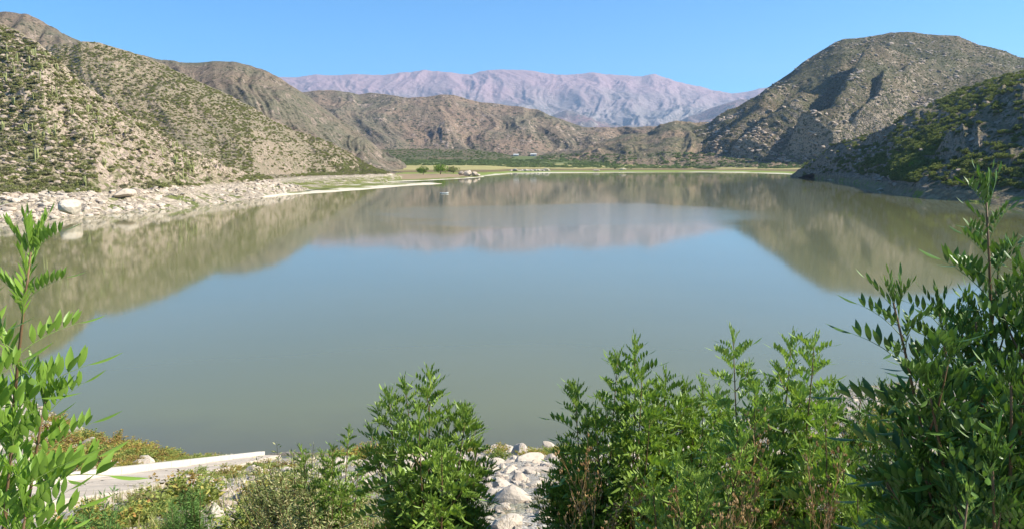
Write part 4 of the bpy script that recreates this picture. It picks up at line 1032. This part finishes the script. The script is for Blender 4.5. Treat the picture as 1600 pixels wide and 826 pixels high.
def bez(a, b_, c, n):
    return [a.lerp(b_, t).lerp(b_.lerp(c, t), t) for t in [k / n for k in range(n + 1)]]
def polylen(P_): return sum((P_[k + 1] - P_[k]).length for k in range(len(P_) - 1))
def at_len(P_, s):
    for k in range(len(P_) - 1):
        l = (P_[k + 1] - P_[k]).length
        if s <= l or k == len(P_) - 2: return P_[k].lerp(P_[k + 1], min(1, s / max(l, 1e-6))), (P_[k + 1] - P_[k]).normalized()
        s -= l
def shoot(P_, out, r, Lmax, start=0.15, gap=0.085, side=None, sidep=0.3, ntip=4):
    L = polylen(P_); s = start * L; az = r.uniform(0, 3.14)
    while s < L:
        rem = (L - s); q = min(1, rem / 0.55)
        p, d = at_len(P_, s)
        lf = Lmax * (0.42 + 0.58 * q ** 0.7) * r.uniform(.7, 1.12)
        ang = rad(34 + 40 * q + r.uniform(-9, 9))
        a0 = d.cross(Vector((0.2, 1, 0.05))).normalized(); a1 = d.cross(a0)
        for k in (0, math.pi):
            ra = a0 * math.cos(az + k) + a1 * math.sin(az + k)
            out.append((p, d, ra, ang, lf, 0 if q > 0.25 else (1 if r.random() < .5 else 0)))
        if side is not None and q > .35 and r.random() < sidep:
            ra = a0 * math.cos(az + 0.5) + a1 * math.sin(az + .5)
            ln = r.uniform(.18, .5) * min(1, rem / .7 + .2)
            d2 = (d + ra * 0.9).normalized(); side.append(bez(p, p + d2 * ln * .5, p + d2 * ln * .8 + Vector((0, 0, ln * .35)), 5))
        az += math.pi / 2 + r.uniform(-.25, .25); s += gap * (0.35 + .65 * q) * r.uniform(.85, 1.15)
    p, d = at_len(P_, L)
    for k in range(ntip):
        a0 = d.cross(Vector((0.2, 1, 0.05))).normalized(); a1 = d.cross(a0); t = k * 6.283 / ntip + az
        out.append((p - d * .01, d, a0 * math.cos(t) + a1 * math.sin(t), rad(r.uniform(6, 24)), Lmax * r.uniform(.32, .5), 1))
def leafmat(e):
    p, d, ra, ang, lf, y = e
    f = (d * math.cos(ang) + ra * math.sin(ang)).normalized()
    u = (d * 0.6 + Vector((0, 0, .8))); u = u - f * u.dot(f)
    u = u.normalized() if u.length > .05 else f.orthogonal().normalized()
    x = f.cross(u)
    M = Matrix((x, f, u)).transposed().to_4x4(); M = M @ Matrix.Scale(lf, 4); M.translation = p
    return M
def plant(label, base, stems, seed, Lmax=0.29, mat=None, prof=LO, tag='lo', sidep=.3, rmax=.011, group=None, name='leafy_shrub', cat='shrub', cull=960, cap=300, gap=.098, split=False, start=.2, near=0.0):
    r = random.Random(seed); mat = mat or M_pin
    t = props(link(name, None), label, cat, group); t.location = base
    L = []; sm = []
    for c, tip in stems:
        P_ = bez(Vector((r.uniform(-.08, .08), r.uniform(-.08, .08), -0.1)), Vector(c), Vector(tip), 12); P_[0].z = -0.1
        side = []; shoot(P_, L, r, Lmax, start, gap, side, sidep)
        ln = polylen(P_); b = MB(); b.tube(P_, [rmax * (1 - .78 * k / 12) * min(1.2, .5 + ln * .4) for k in range(13)], 5)
        for q in side:
            shoot(q, L, r, Lmax * .8, .25, gap, None, 0, 3); b.tube(q, [rmax * .4 * (1 - .6 * k / 5) for k in range(6)], 4)
        b.obj('stem', M_stem, t, True)
    keep = []
    for e in L:
        w = base + e[0]
        if w.y < 0.3: continue
        dz = (w.z - CAMZ) / w.y; row = 413 - 1200 * ((dz * CT + ST) / (CT - dz * ST)) if abs(CT - dz * ST) > .01 else 0
        col = 800 + w.x / w.y * 1200
        if row < cull and -260 < col < 1860: keep.append((e, (w - Vector((0, 0, CAMZ))).length, col, row))
    keep.sort(key=lambda q: q[1] + (2 if (q[2] < -60 or q[2] > 1660 or q[3] > 860) else 0))
    ls = leafset(mat, prof, tag)
    rest = []
    for k, (e, dd, col, row) in enumerate(keep):
        v = r.randrange(7) if e[5] == 0 else 7 + r.randrange(3)
        M = leafmat(e)
        if k < cap:
            if split:
                ra, parts = pinnate(10 + v, 5 + v % 3, e[5] == 1, prof, True) if (v, 's') not in SPL else SPL[(v, 's')]
                if (v, 's') not in SPL:
                    parts = [(lambda b_: (b_.add(*q), b_.mesh('leaflet', mat, True))[1])(MB()) for q in parts]
                    ra = ra.mesh('leaf', M_gstem, True); SPL[(v, 's')] = (ra, parts)
                o = link('leaf', ra, t); o.matrix_local = M
                for me_ in parts: link('leaflet', me_, o)
            else:
                o = link('leaf', ls[v][0], t); o.matrix_local = M
        else: rest.append((v, M))
    if rest:
        Vs = []; F4 = []; F3 = []; off = 0
        for v, M in rest:
            V, a, b_ = ls[v][1]; Mn = np.array(M)
            Vs.append(V @ Mn[:3, :3].T + Mn[:3, 3]); F4.append(a + off); F3.append(b_ + off); off += len(V)
        o = link('foliage', mesh_np('foliage', np.concatenate(Vs), [np.concatenate(F4), np.concatenate(F3)], mat, True), t); o['kind'] = 'stuff'
    return t
SPL = {}
def bush(label, tips, Y, seed, base_px=None, fill=8, rx=.5, hmin=.45, hmax=.8, drop=15, **kw):
    r = random.Random(seed * 7 + 1); T_ = [pt(px_, row + drop, Y + dy) for px_, row, dy in tips]
    bx = (sum(q.x for q in T_) / len(T_)) if base_px is None else pt(base_px, 700, Y).x
    base = Vector((bx, Y + .1, float(gz(bx, Y + .1)))); st = []
    hm = max(q.z for q in T_) - base.z
    for q in T_:
        l = q - base; st.append(((l.x * .75 + r.uniform(-.08, .08), l.y * .6, l.z * .45), l))
    for k in range(fill):
        a = r.uniform(0, 6.283); R_ = rx * math.sqrt(r.uniform(.15, 1)); x = math.cos(a) * R_; y = math.sin(a) * R_
        h = hm * r.uniform(hmin, hmax) * (1 - .25 * R_ / rx)
        st.append(((x * .7, y * .7, h * .5), (x, y, h)))
    for k in range(fill):
        a = r.uniform(0, 6.283); R_ = rx * 1.05 * math.sqrt(r.random()); x = math.cos(a) * R_; y = math.sin(a) * R_
        h = hm * r.uniform(.3, .52)
        st.append(((x * .7, y * .7, h * .5), (x, y, h)))
    return plant(label, base, st, seed, **kw)
bush('tall leafy green shrub standing alone against the water left of the middle', [(672, 578, 0), (633, 592, .15), (609, 612, -.1), (700, 632, .2), (727, 640, 0), (655, 640, -.3), (580, 662, .2), (745, 690, .1), (690, 690, -.5)], 6.0, 1, 672, 10, .40, .4, .66, mat=M_pin, sidep=.33)
bush('leafy green shrub with tall pointed leader just right of the white rocks', [(992, 530, 0), (965, 552, .2), (1003, 575, -.2), (900, 602, 0), (1040, 582, .1), (1070, 596, .25), (930, 640, -.2), (880, 690, .1), (1015, 640, -.4)], 6.0, 2, 965, 14, .6, .42, .68, mat=M_pin, sidep=.35)
bush('broad green shrub with level top between the two shrubs with tall leaders', [(1098, 592, 0), (1120, 604, .2), (1060, 618, .2), (1140, 640, -.2), (1085, 650, -.3), (1030, 680, -.4)], 6.4, 3, 1085, 12, .6, .4, .66, mat=M_pin2, sidep=.3)
bush('pale green shrub with three slender leaders, rising left of the dark shrub', [(1146, 518, 0), (1236, 528, .1), (1272, 526, -.1), (1205, 590, .2), (1180, 600, -.2), (1300, 600, 0), (1250, 600, .3)], 5.0, 4, 1215, 12, .5, .4, .66, mat=M_pin2, sidep=.3, Lmax=.26)
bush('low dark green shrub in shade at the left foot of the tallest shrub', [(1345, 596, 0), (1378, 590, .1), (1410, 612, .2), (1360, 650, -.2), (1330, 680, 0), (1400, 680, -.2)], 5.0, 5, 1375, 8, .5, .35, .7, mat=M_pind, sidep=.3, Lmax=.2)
bush('small green shrub with narrow tips among pale weeds in front of the slipway', [(520, 690, 0), (505, 705, .1), (545, 660, .1), (470, 690, 0), (560, 700, -.1), (530, 740, -.3)], 8.0, 6, 520, 5, .45, .3, .6, mat=M_pin, Lmax=.22, sidep=.25)
bush('shady green shrub filling the bottom right beneath the tallest shrub', [(1290, 640, 0), (1320, 700, 0), (1260, 690, .2), (1380, 740, -.2), (1440, 720, 0), (1340, 760, -.3), (1490, 700, .1)], 4.3, 7, 1370, 12, .75, .3, .62, mat=M_pin, sidep=.3, Lmax=.25)
bush('leafy shrub at the bottom between the brown seed stalks', [(1060, 700, 0), (1110, 690, .1), (1160, 680, 0), (1090, 740, -.2), (1200, 720, 0), (1020, 740, 0)], 4.6, 8, 1110, 8, .6, .3, .62, mat=M_pin2, sidep=.3, Lmax=.25)
# the tallest shrub on the right, close to the camera
rb = Vector((1.85, 2.75, 0)); rb.z = float(gz(rb.x, rb.y))
def rt(px_, row, Y): return pt(px_, row + 42, Y) - rb
RS = [(1541, 272, 2.45), (1396, 430, 2.3), (1468, 448, 2.6), (1524, 455, 2.4), (1605, 400, 2.3), (1650, 340, 2.5), (1450, 560, 2.2), (1400, 600, 2.7), (1580, 560, 2.1), (1690, 440, 2.5), (1740, 420, 2.3), (1800, 400, 2.7), (1720, 560, 2.1), (1780, 600, 2.4), (1850, 480, 2.3), (1440, 680, 2.3), (1550, 680, 2.0), (1620, 620, 2.2), (1380, 700, 2.6), (1500, 740, 2.2), (1420, 780, 2.2), (1540, 560, 2.8)]
st = []
for q in RS:
    e = rt(*q); st.append(((e.x * .55 + .1, e.y * .5, e.z * .55), e))
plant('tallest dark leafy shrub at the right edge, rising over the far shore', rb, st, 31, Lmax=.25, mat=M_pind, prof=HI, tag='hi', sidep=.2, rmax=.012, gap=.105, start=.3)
# the nearest branches on the left
lb_ = Vector((-1.28, 1.75, 0)); lb_.z = float(gz(lb_.x, lb_.y))
LS = [(48, 352, 1.62), (-70, 430, 1.5), (70, 585, 1.65), (-60, 520, 1.45), (20, 650, 1.5), (40, 760, 1.45)]
st = []
for px_, row, Y in LS:
    e = pt(px_, row + 42, Y) - lb_; st.append(((e.x * .4 - .12, e.y * .4, e.z * .5), e))
plant('nearest bright green branch with large leaflets at the left edge', lb_, st, 45, Lmax=.21, mat=M_pinl, prof=HI, tag='hi', sidep=.0, rmax=.009, gap=.10, split=True, start=.5, cull=1000, cap=110)
sb_ = hit(1520, 826) if False else Vector((0, 0, 0))
bush('small sunlit sprig poking up at the bottom right', [(1512, 765, 0)], 1.9, 9, 1515, 0, .1, mat=M_pin2, prof=HI, tag='hi', Lmax=.12, sidep=0, start=.6)

# ------------------------------------------------------------------ weeds, fine-leaved bushes, dry stalks, grass
M_wg = mat_leaf('weed_leaf_green', (0.20, 0.26, 0.07), (0.26, 0.29, 0.08), 0.25, 0.1, ((0.42, 0.36, 0.10), 0.82))
M_wy = mat_leaf('weed_leaf_yellow', (0.36, 0.31, 0.07), (0.30, 0.29, 0.07), 0.25, 0.1, ((0.40, 0.20, 0.07), 0.75))
M_wo = mat_leaf('weed_leaf_russet', (0.32, 0.19, 0.07), (0.34, 0.25, 0.08), 0.25, 0.1, ((0.22, 0.26, 0.06), 0.7))
M_fine = mat_leaf('fine_leaf', (0.22, 0.26, 0.09), (0.25, 0.29, 0.10), 0.25, 0.1, ((0.48, 0.43, 0.22), 0.62))
M_feath = mat_leaf('feathery_leaf', (0.10, 0.19, 0.05), (0.13, 0.22, 0.06), 0.25, 0.1)
M_dry = mat_leaf('dry_stalk_brown', (0.36, 0.20, 0.08), (0.42, 0.26, 0.11), 0.1, 0.05, ((0.52, 0.36, 0.19), 0.7))
def sprigs(seed, ns, h, rx, nl, leaf, asp, spread=.5, tilt=.5):
    rng = np.random.default_rng(seed); V = []; F4 = []; off = 0
    sv = MB()
    for k in range(ns):
        a = rng.uniform(0, 6.28); R_ = rx * math.sqrt(rng.random()); hh = h * rng.uniform(.55, 1.0) * (1 - .3 * (R_ / rx) ** 2)
        p0 = np.array([math.cos(a) * R_ * .3, math.sin(a) * R_ * .3, 0]); p1 = np.array([math.cos(a) * R_ * .8, math.sin(a) * R_ * .8, hh * .6]); p2 = np.array([math.cos(a) * R_ * (1.05), math.sin(a) * R_ * 1.05, hh])
        sv.tube([p0, (p0 + p1 * 2 + p2 * .0) / 3 * 1.0, p1, p2], [.006 * h, .005 * h, .004 * h, .0015 * h], 3, False)
        t = rng.uniform(.25, 1.0, nl)[:, None]; C = (1 - t) ** 2 * p0 + 2 * t * (1 - t) * p1 + t * t * p2
        d = rng.normal(size=(nl, 3)); d[:, 2] = np.abs(d[:, 2]) * tilt + .35; d /= np.linalg.norm(d, axis=1)[:, None]
        s = np.cross(d, rng.normal(size=(nl, 3))); s /= np.linalg.norm(s, axis=1)[:, None]
        L = leaf * rng.uniform(.6, 1.3, nl)[:, None] * (1.15 - .5 * t); C = C + d * spread * leaf * rng.random((nl, 1)) 
        V.append(np.stack([C, C + d * L * .45 + s * L * asp * .5, C + d * L, C + d * L * .45 - s * L * asp * .5], 1).reshape(-1, 3))
    V = np.concatenate(V); return V, np.arange(len(V)).reshape(-1, 4), sv
def sprigset(name, n, mat, seed0, *a, **k):
    out = []
    for q in range(n):
        V, F, sv = sprigs(seed0 + q, *a, **k); out.append((mesh_np(name, V, [F], mat), sv.mesh('stems', M_stem)))
    return out
def place2(name, ms, loc, s, label, cat, group, parts=True):
    t = props(link(name, None), label, cat, group); t.location = loc; t.rotation_euler = (0, 0, RND.uniform(0, 6.28)); t.scale = s
    link('foliage', ms[0], t)
    if parts: link('stems', ms[1], t)
    return t
WG = sprigset('foliage', 3, M_wg, 400, 34, 1.0, .8, 34, .13, .55)
WY = sprigset('foliage', 3, M_wy, 410, 34, 1.0, .85, 34, .12, .6)
WO = sprigset('foliage', 2, M_wo, 420, 34, 1.0, .85, 34, .12, .6)
FI = sprigset('foliage', 3, M_fine, 430, 95, 1.0, .55, 60, .055, .3)
FE = sprigset('foliage', 2, M_feath, 440, 26, 1.0, .35, 90, .10, .16)
def weed(px_, row, s, kind, where, grp='low weeds on the near slope'):
    ms, nm, cl = {'g': (WG, 'green_weed', 'pale green'), 'y': (WY, 'yellow_weed', 'yellowing'), 'o': (WO, 'russet_weed', 'russet')}[kind]
    p = hit(px_, row); s = s * RND.uniform(.8, 1.2)
    place2(nm, RND.choice(ms), p - Vector((0, 0, .05)), (s * 1.25, s * 1.25, s * RND.uniform(.6, .9)), f"{'large' if s > 1.0 else 'small'} {cl} weed {where}", 'weed', grp, s > .75)
for k in range(120):      # strip between slipway and water
    px_ = RND.uniform(70, 400); hi_ = np.interp(px_, [60, 100, 150, 220, 300, 400], [645, 663, 687, 705, 718, 722]); lo_ = np.interp(px_, [60, 410], [752, 716])
    if lo_ < hi_ + 2: continue
    row = RND.uniform(hi_, lo_ - 3); weed(px_, row, RND.uniform(.7, 1.2) if row < lo_ - 14 else RND.uniform(.4, .6), RND.choice('yyoog' if px_ < 250 else 'ggyg'), 'between slipway kerb and water' + (', lower end' if px_ > 280 else (' by white stones' if px_ < 130 else '')))
for k in range(58):
    px_ = RND.uniform(275, 460); kr = np.interp(px_, [50, 412], [757, 708]); nr_ = k % 3 != 0; row = kr + (RND.uniform(17, 34) if nr_ else RND.uniform(34, 85))
    if 290 < px_ < 400 and row > 762: continue
    weed(px_, row, RND.uniform(.3, .5) if nr_ else RND.uniform(.45, .85), RND.choice('yggo'), 'on the slipway near side' + (' by its end' if px_ > 360 else ''))
for k in range(34):
    px_ = RND.choice((RND.uniform(520, 600), RND.uniform(740, 900))); weed(px_, RND.uniform(706, 718), RND.uniform(.5, .85), RND.choice('yyog'), 'at the water, ' + ('left of the lone shrub' if px_ < 650 else 'behind the middle white rocks'))
for k in range(44):
    px_ = RND.uniform(1235, 1560); hi_ = np.interp(px_, [1235, 1340, 1560], [645, 615, 592]); weed(px_, hi_ + RND.uniform(0, 90), RND.uniform(.5, .9), RND.choice('gggy'), 'on the right-hand bank behind shrubs' + (' near the water' if RND.random() < .0 else ''))
for k in range(26):
    px_ = RND.choice((RND.uniform(140, 300), RND.uniform(385, 430))); weed(px_, RND.uniform(790, 850), RND.uniform(.3, .6), RND.choice('gygg'), 'among the stones at the bottom left')
for k in range(30):
    px_ = RND.uniform(860, 1340); weed(px_, RND.uniform(735, 880), RND.uniform(.25, .5), RND.choice('gggy'), 'among the stones below the middle shrubs')
for k in range(12):
    weed(RND.uniform(0, 60), RND.uniform(660, 740), RND.uniform(.3, .5), RND.choice('gyo'), 'among stones at the near bank left end')
# fine-leaved pale bushes at the bottom, left of the lone shrub
for k, (px_, row, Y, s, lb) in enumerate(((455, 690, 9.2, 1.55, 'tall one with pale seed heads'), (500, 735, 8.6, 1.5, 'behind the nearest one'), (445, 745, 8.8, 1.1, 'at the left end of the row'), (560, 765, 8.0, 1.4, 'right one beside the lone tall shrub'), (500, 775, 7.6, 1.3, 'nearest one at the bottom edge'), (590, 800, 7.4, 1.1, 'small one under the lone tall shrub'), (225, 800, 13, .8, 'small sparse one below the slipway'))):
    q = pt(px_, row, Y); g0 = float(gz(q.x, Y)); hh = q.z - g0
    place2('fine_leaved_bush', FI[k % 3], Vector((q.x, Y, g0)), (s * .95, s * .95, max(.5, hh)), f"pale fine-leaved bush at the bottom left of middle, {lb}", 'bush', 'fine-leaved pale bushes')
for k, (px_, row, Y) in enumerate(((300, 745, 10), (270, 775, 9.5), (1350, 800, 5), (150, 760, 7))):
    q = pt(px_, row, Y); g0 = float(gz(q.x, Y)); hh = max(.4, q.z - g0)
    place2('feathery_weed', FE[k % 2], Vector((q.x, Y, g0)), (hh * .8, hh * .8, hh), ['tallest feathery green weed below the slipway', 'feathery green weed left of the tallest feathery one', 'feathery weed in the shade at the bottom right', 'small feathery weed seen through the nearest branch'][k], 'weed', 'feathery weeds')
# dry brown stalks with seed pods
def dry_mesh(seed):
    r = random.Random(seed); b = MB()
    def br(p, d, ln, rd, lv):
        q = p + d * ln; b.tube([p, p + d * ln * .5 + Vector((r.uniform(-.02, .02), r.uniform(-.02, .02), 0)), q], [rd, rd * .8, rd * .55], 3, False)
        if lv == 0 or r.random() < .2:
            for _ in range(5):
                e = (d + Vector((r.gauss(0, .5), r.gauss(0, .5), r.gauss(.2, .3)))).normalized(); c = q + e * .01; s = e.orthogonal().normalized(); u = e.cross(s); L = r.uniform(.012, .026)
                V = [c, c + e * L * .5 + s * L * .22, c + e * L * .5 + u * L * .22, c + e * L * .5 - s * L * .22, c + e * L * .5 - u * L * .22, c + e * L]
                b.add(V, [(0, 1, 2), (0, 2, 3), (0, 3, 4), (0, 4, 1), (5, 2, 1), (5, 3, 2), (5, 4, 3), (5, 1, 4)])
        if lv > 0:
            for _ in range(r.choice((3, 3, 4))):
                br(p + d * ln * r.uniform(.45, 1), (d + Vector((r.gauss(0, .42), r.gauss(0, .42), .15))).normalized(), ln * r.uniform(.45, .65), rd * .6, lv - 1)
    br(Vector((0, 0, 0)), Vector((0, 0, 1)), .55, .006, 3); return b.mesh('dry_stalk', M_dry)
DR = [dry_mesh(500 + k) for k in range(5)]
for k, (px_, row, Y, w) in enumerate(((905, 690, 5.2, ''), (925, 720, 5.0, ''), (975, 735, 4.9, ''), (1140, 668, 4.7, ''), (1190, 675, 4.7, ''), (1150, 710, 4.3, ''), (1200, 715, 4.4, ''), (1130, 760, 4.1, ''), (1300, 720, 4.0, ''), (1070, 690, 4.5, ''), (795, 780, 8.5, ''), (990, 780, 4.3, ''))):
    q = pt(px_, row, Y); g0 = float(gz(q.x, Y)); hh = q.z - g0
    wh = 'right of the white rocks' if px_ < 1000 else ('in the pale three-leader shrub' if px_ < 1250 else 'in the bottom right shade')
    put('dry_stalk', DR[k % 5], (q.x, Y, g0), (hh * .6, hh * .6, hh), None, f"{['tall', 'low', 'leaning', 'spreading'][k % 4]} brown dry seed stalk {wh}", 'dry stalk', 'brown dry seed stalks', .12)

# grass and small plants between the stones: uncountable
def blades(seed, P_, h, w):
    rng = np.random.default_rng(seed); n = len(P_); a = rng.uniform(0, 6.28, n); L = h * rng.uniform(.5, 1.3, n)
    lean = rng.uniform(.1, .6, n) * L; W_ = w * rng.uniform(.6, 1.3, n)
    dx, dy = np.cos(a), np.sin(a); sx, sy = -dy, dx
    B = P_[:, :3]
    v0 = B + np.stack([sx * W_, sy * W_, 0 * a], 1); v1 = B - np.stack([sx * W_, sy * W_, 0 * a], 1)
    v2 = B + np.stack([dx * lean * .4 - sx * W_ * .7, dy * lean * .4 - sy * W_ * .7, L * .6], 1); v3 = B + np.stack([dx * lean * .4 + sx * W_ * .7, dy * lean * .4 + sy * W_ * .7, L * .6], 1)
    v4 = B + np.stack([dx * lean, dy * lean, L], 1)
    V = np.stack([v0, v1, v2, v3, v4], 1).reshape(-1, 3); k = np.arange(n)[:, None] * 5
    return V, [k + np.array([[0, 1, 2, 3]]), k + np.array([[3, 2, 4]])]
rng = np.random.default_rng(600)
n = 60000; yy = 5 + 62 * rng.random(n); xs = (rng.random(n) * 1.6 - .8) * yy
dn = fbm(xs / 2.6, yy / 2.6, 4, .6, 601); ys_ = np.interp(xs, _sx, _sy); tt = yy / ys_
xr = np.interp(yy, [15, 53], [-13.0, -16.9]) + 1.3
gap_ = np.exp(-((xs / yy * 1200 - 5) / 75) ** 2) + np.exp(-((xs / yy * 1200 + 760) / 70) ** 2)
sel = (dn - 0.5 * gap_ > 0.02 - 0.3 * np.exp(-((tt - .93) / .06) ** 2)) & (tt < .985) & (np.abs(xs - xr) > 2.1)
xs, yy = xs[sel], yy[sel]
V, F = blades(602, np.stack([xs, yy, gz(xs, yy)], 1), .26, .012)
M_grass = mat_leaf('bank_grass', (0.24, 0.26, 0.09), (0.24, 0.26, 0.09), 0.2, 0.05, ((0.42, 0.35, 0.17), .55))
props(link('bank_grass', mesh_np('bank_grass', V, F, M_grass)), 'thin grass between the stones of the near bank', kind='stuff')

# ------------------------------------------------------------------ stones of the near bank
NR = [(806, 772, 62, 'big grey-white boulder crossed by a stem shadow, below the middle of the bank'), (831, 712, 40, 'large white boulder on the bank nearest the right side of the gap between shrubs'), (795, 700, 22, 'pointed white boulder beside the golden weeds in the gap between shrubs'), (756, 716, 28, 'white boulder next to the lone tall shrub in the gap'), (775, 722, 18, 'smaller white boulder right of the one beside the lone shrub'), (783, 742, 20, 'upright pale boulder with a dark shaded left face'), (800, 733, 24, 'flat pale boulder in the middle of the gap'), (812, 745, 30, 'broad low pale boulder behind the big one'), (760, 745, 22, 'pale boulder half hidden by the lone tall shrub'), (830, 735, 20, 'pale boulder below the large white one'), (790, 812, 50, 'brownish grey boulder at the bottom edge in front of the big one'), (850, 800, 34, 'flat rubble boulder at the bottom right of the gap'),
      (340, 795, 44, 'big white boulder at the bottom left, in front of the slipway'), (355, 770, 26, 'white boulder behind the big bottom left one'), (285, 800, 28, 'pale boulder left of the big bottom left one'), (380, 735, 24, 'white boulder among weeds beside the slipway'), (530, 718, 26, 'white boulder at the water edge left of the lone shrub'), (512, 724, 18, 'small white boulder beside the one at the water edge'), (545, 745, 24, 'pale boulder behind the small narrow shrub'), (570, 760, 20, 'pale boulder under the lone tall shrub'),
      (14, 622, 34, 'broad white boulder topmost at the left shore of the near bank'), (40, 660, 26, 'white boulder behind the nearest branch'), (20, 690, 30, 'white boulder low behind the nearest branch'), (75, 690, 20, 'small white boulder at the left edge of the russet weeds'), (120, 700, 14, 'small white stone among the russet weeds'), (172, 715, 14, 'small white stone among yellow weeds'), (110, 655, 14, 'white stone at the water edge above the russet weeds'), (210, 700, 14, 'white stone at the water edge above the yellow weeds'),
      (1060, 812, 42, 'blue-grey shaded boulder at the bottom between shrubs'), (1295, 640, 14, 'pinkish white stone on the right-hand bank'), (1440, 740, 50, 'pale boulder seen through the tallest shrub'), (1390, 810, 40, 'flat pale boulder at the bottom right'), (1350, 815, 34, 'small pale boulder at the bottom right, left of the flat one'), (1465, 790, 40, 'shaded grey boulder under the tallest shrub'), (1360, 660, 18, 'pale boulder behind the low dark shrub')]
for k, (px_, row, w, lb) in enumerate(NR):
    p = hit(px_, row + w * .18); s = w * p.y / 1200 * (.72 if 740 < px_ < 860 or px_ < 130 else .62)
    put('pale_boulder', ROCKS[(k * 3) % 7], p, (s, s * .8, s * .8), .7 * k, lb, 'boulder', 'pale boulders on the near bank', .2)
n = 2600; px_ = rng.uniform(-80, 1680, n); row = rng.uniform(600, 900, n)
P_ = []
for a_, b_ in zip(px_, row):
    ra, rb2 = ray(a_, b_); yq = (18.3 - CAMZ) / (rb2 + 18.3 / 55.0)
    if yq < 4 or yq > 68: continue
    xq = ra * yq
    if yq > np.interp(xq, _sx, _sy) * 1.005: continue
    if abs(xq - (np.interp(yq, [15, 53], [-13.0, -16.9]) + 1.3)) < 2.3: continue
    P_.append((xq, yq, float(gz(xq, yq))))
P_ = np.array(P_); ss = scl3(len(P_), .07, .62, 603, (.5, .8), 2.8) * np.clip(P_[:, 1:2] / 28, .35, 1.3)
kk = np.argsort(-(ss[:, 0] / P_[:, 1]))[:110]; ind = set(kk.tolist())
for q in sorted(ind):
    x, y, z = P_[q]; col = 800 + 1200 * x / y
    wh = 'at bottom left below the slipway' if col < 430 else ('left of the lone shrub' if col < 600 else ('in the gap right of the lone shrub' if col < 900 else ('between the middle shrubs' if col < 1250 else 'under the tallest shrub on the right')))
    put('bank_stone', ROCKS[RND.randrange(7)], (x, y, z), tuple(ss[q]), None, f"{'larger' if ss[q, 0] > .4 else 'small'} pale {'near' if y < 25 else 'farther'} stone {wh}", 'stone', 'loose pale stones on the near bank', .4)
rest = np.array([q for q in range(len(P_)) if q not in ind])
n2 = 9000; yy = 6 + 58 * rng.random(n2) ** .8; xs = (rng.random(n2) * 1.5 - .75) * yy
s2 = (yy < np.interp(xs, _sx, _sy) * 1.0) & (np.abs(xs - (np.interp(yy, [15, 53], [-13.0, -16.9]) + 1.3)) > 2.2) & (fbm(xs / 3.5, yy / 3.5, 4, .6, 606) > -.12)
Q = np.stack([xs, yy, gz(xs, yy)], 1)[s2]; sq = scl3(len(Q), .03, .22, 607, (.5, .8), 2.2) * np.clip(Q[:, 1:2] / 22, .5, 1.5)
A_ = np.concatenate([P_[rest], Q]); B_ = np.concatenate([ss[rest], sq])
gn_scatter('bank_gravel', A_, B_, rotz(len(A_), 608, .6), rng.integers(0, len(PR_P), len(A_)), PR_P, 'gravel and broken stones of the near bank')

# ------------------------------------------------------------------ labels: alike things are told apart by their order from the left
ORD = ['leftmost', 'second from left', 'third from left', 'fourth from left', 'fifth from left', 'sixth from left', 'seventh from left', 'eighth from left', 'ninth from left', 'tenth from left',
       'eleventh from left', 'twelfth from left', 'thirteenth from left', 'fourteenth from left', 'fifteenth from left', 'sixteenth from left', 'seventeenth from left', 'eighteenth from left', 'nineteenth from left', 'twentieth from left']
sets = {}
for o in COL.objects:
    if o.parent is None and o.get('category') and o.get('label'): sets.setdefault(o['label'], []).append(o)
for lb, os_ in sets.items():
    os_.sort(key=lambda o: o.location.x / max(.1, o.location.y))
    if len(os_) > 20:      # split a large set by distance first
        by = sorted(os_, key=lambda o: o.location.y); n3 = -(-len(by) // 20)
        words = ['nearer', 'farther'] if n3 == 2 else ['nearer', 'middling', 'farther', 'farthest']
        parts = [by[k * len(by) // n3:(k + 1) * len(by) // n3] for k in range(n3)]
    else: words = ['']; parts = [os_]
    for w, ps in zip(words, parts):
        ps.sort(key=lambda o: o.location.x / max(.1, o.location.y))
        if len(ps) < 2 and not w: continue
        for k, o in enumerate(ps):
            t_ = ORD[k] if k < len(ps) - 1 or k == 0 else 'rightmost'
            o['label'] = f"{lb}, {w + ' ' if w else ''}{t_}"
# ------------------------------------------------------------------ haze
m, nt = new_mat('haze_air'); g = G(nt)
hv = g.n('ShaderNodeVolumePrincipled'); hv.inputs['Color'].default_value = (0.50, 0.68, 0.95, 1); hv.inputs['Density'].default_value = 3.5e-5; hv.inputs['Anisotropy'].default_value = 0.2
g.out(None, hv.outputs[0])
b = MB(); b.box((0, 10000, 1300), (26400, 23400, 2610)); o = b.obj('haze', m); o['kind'] = 'stuff'; o['label'] = 'thin blue haze in the valley air'
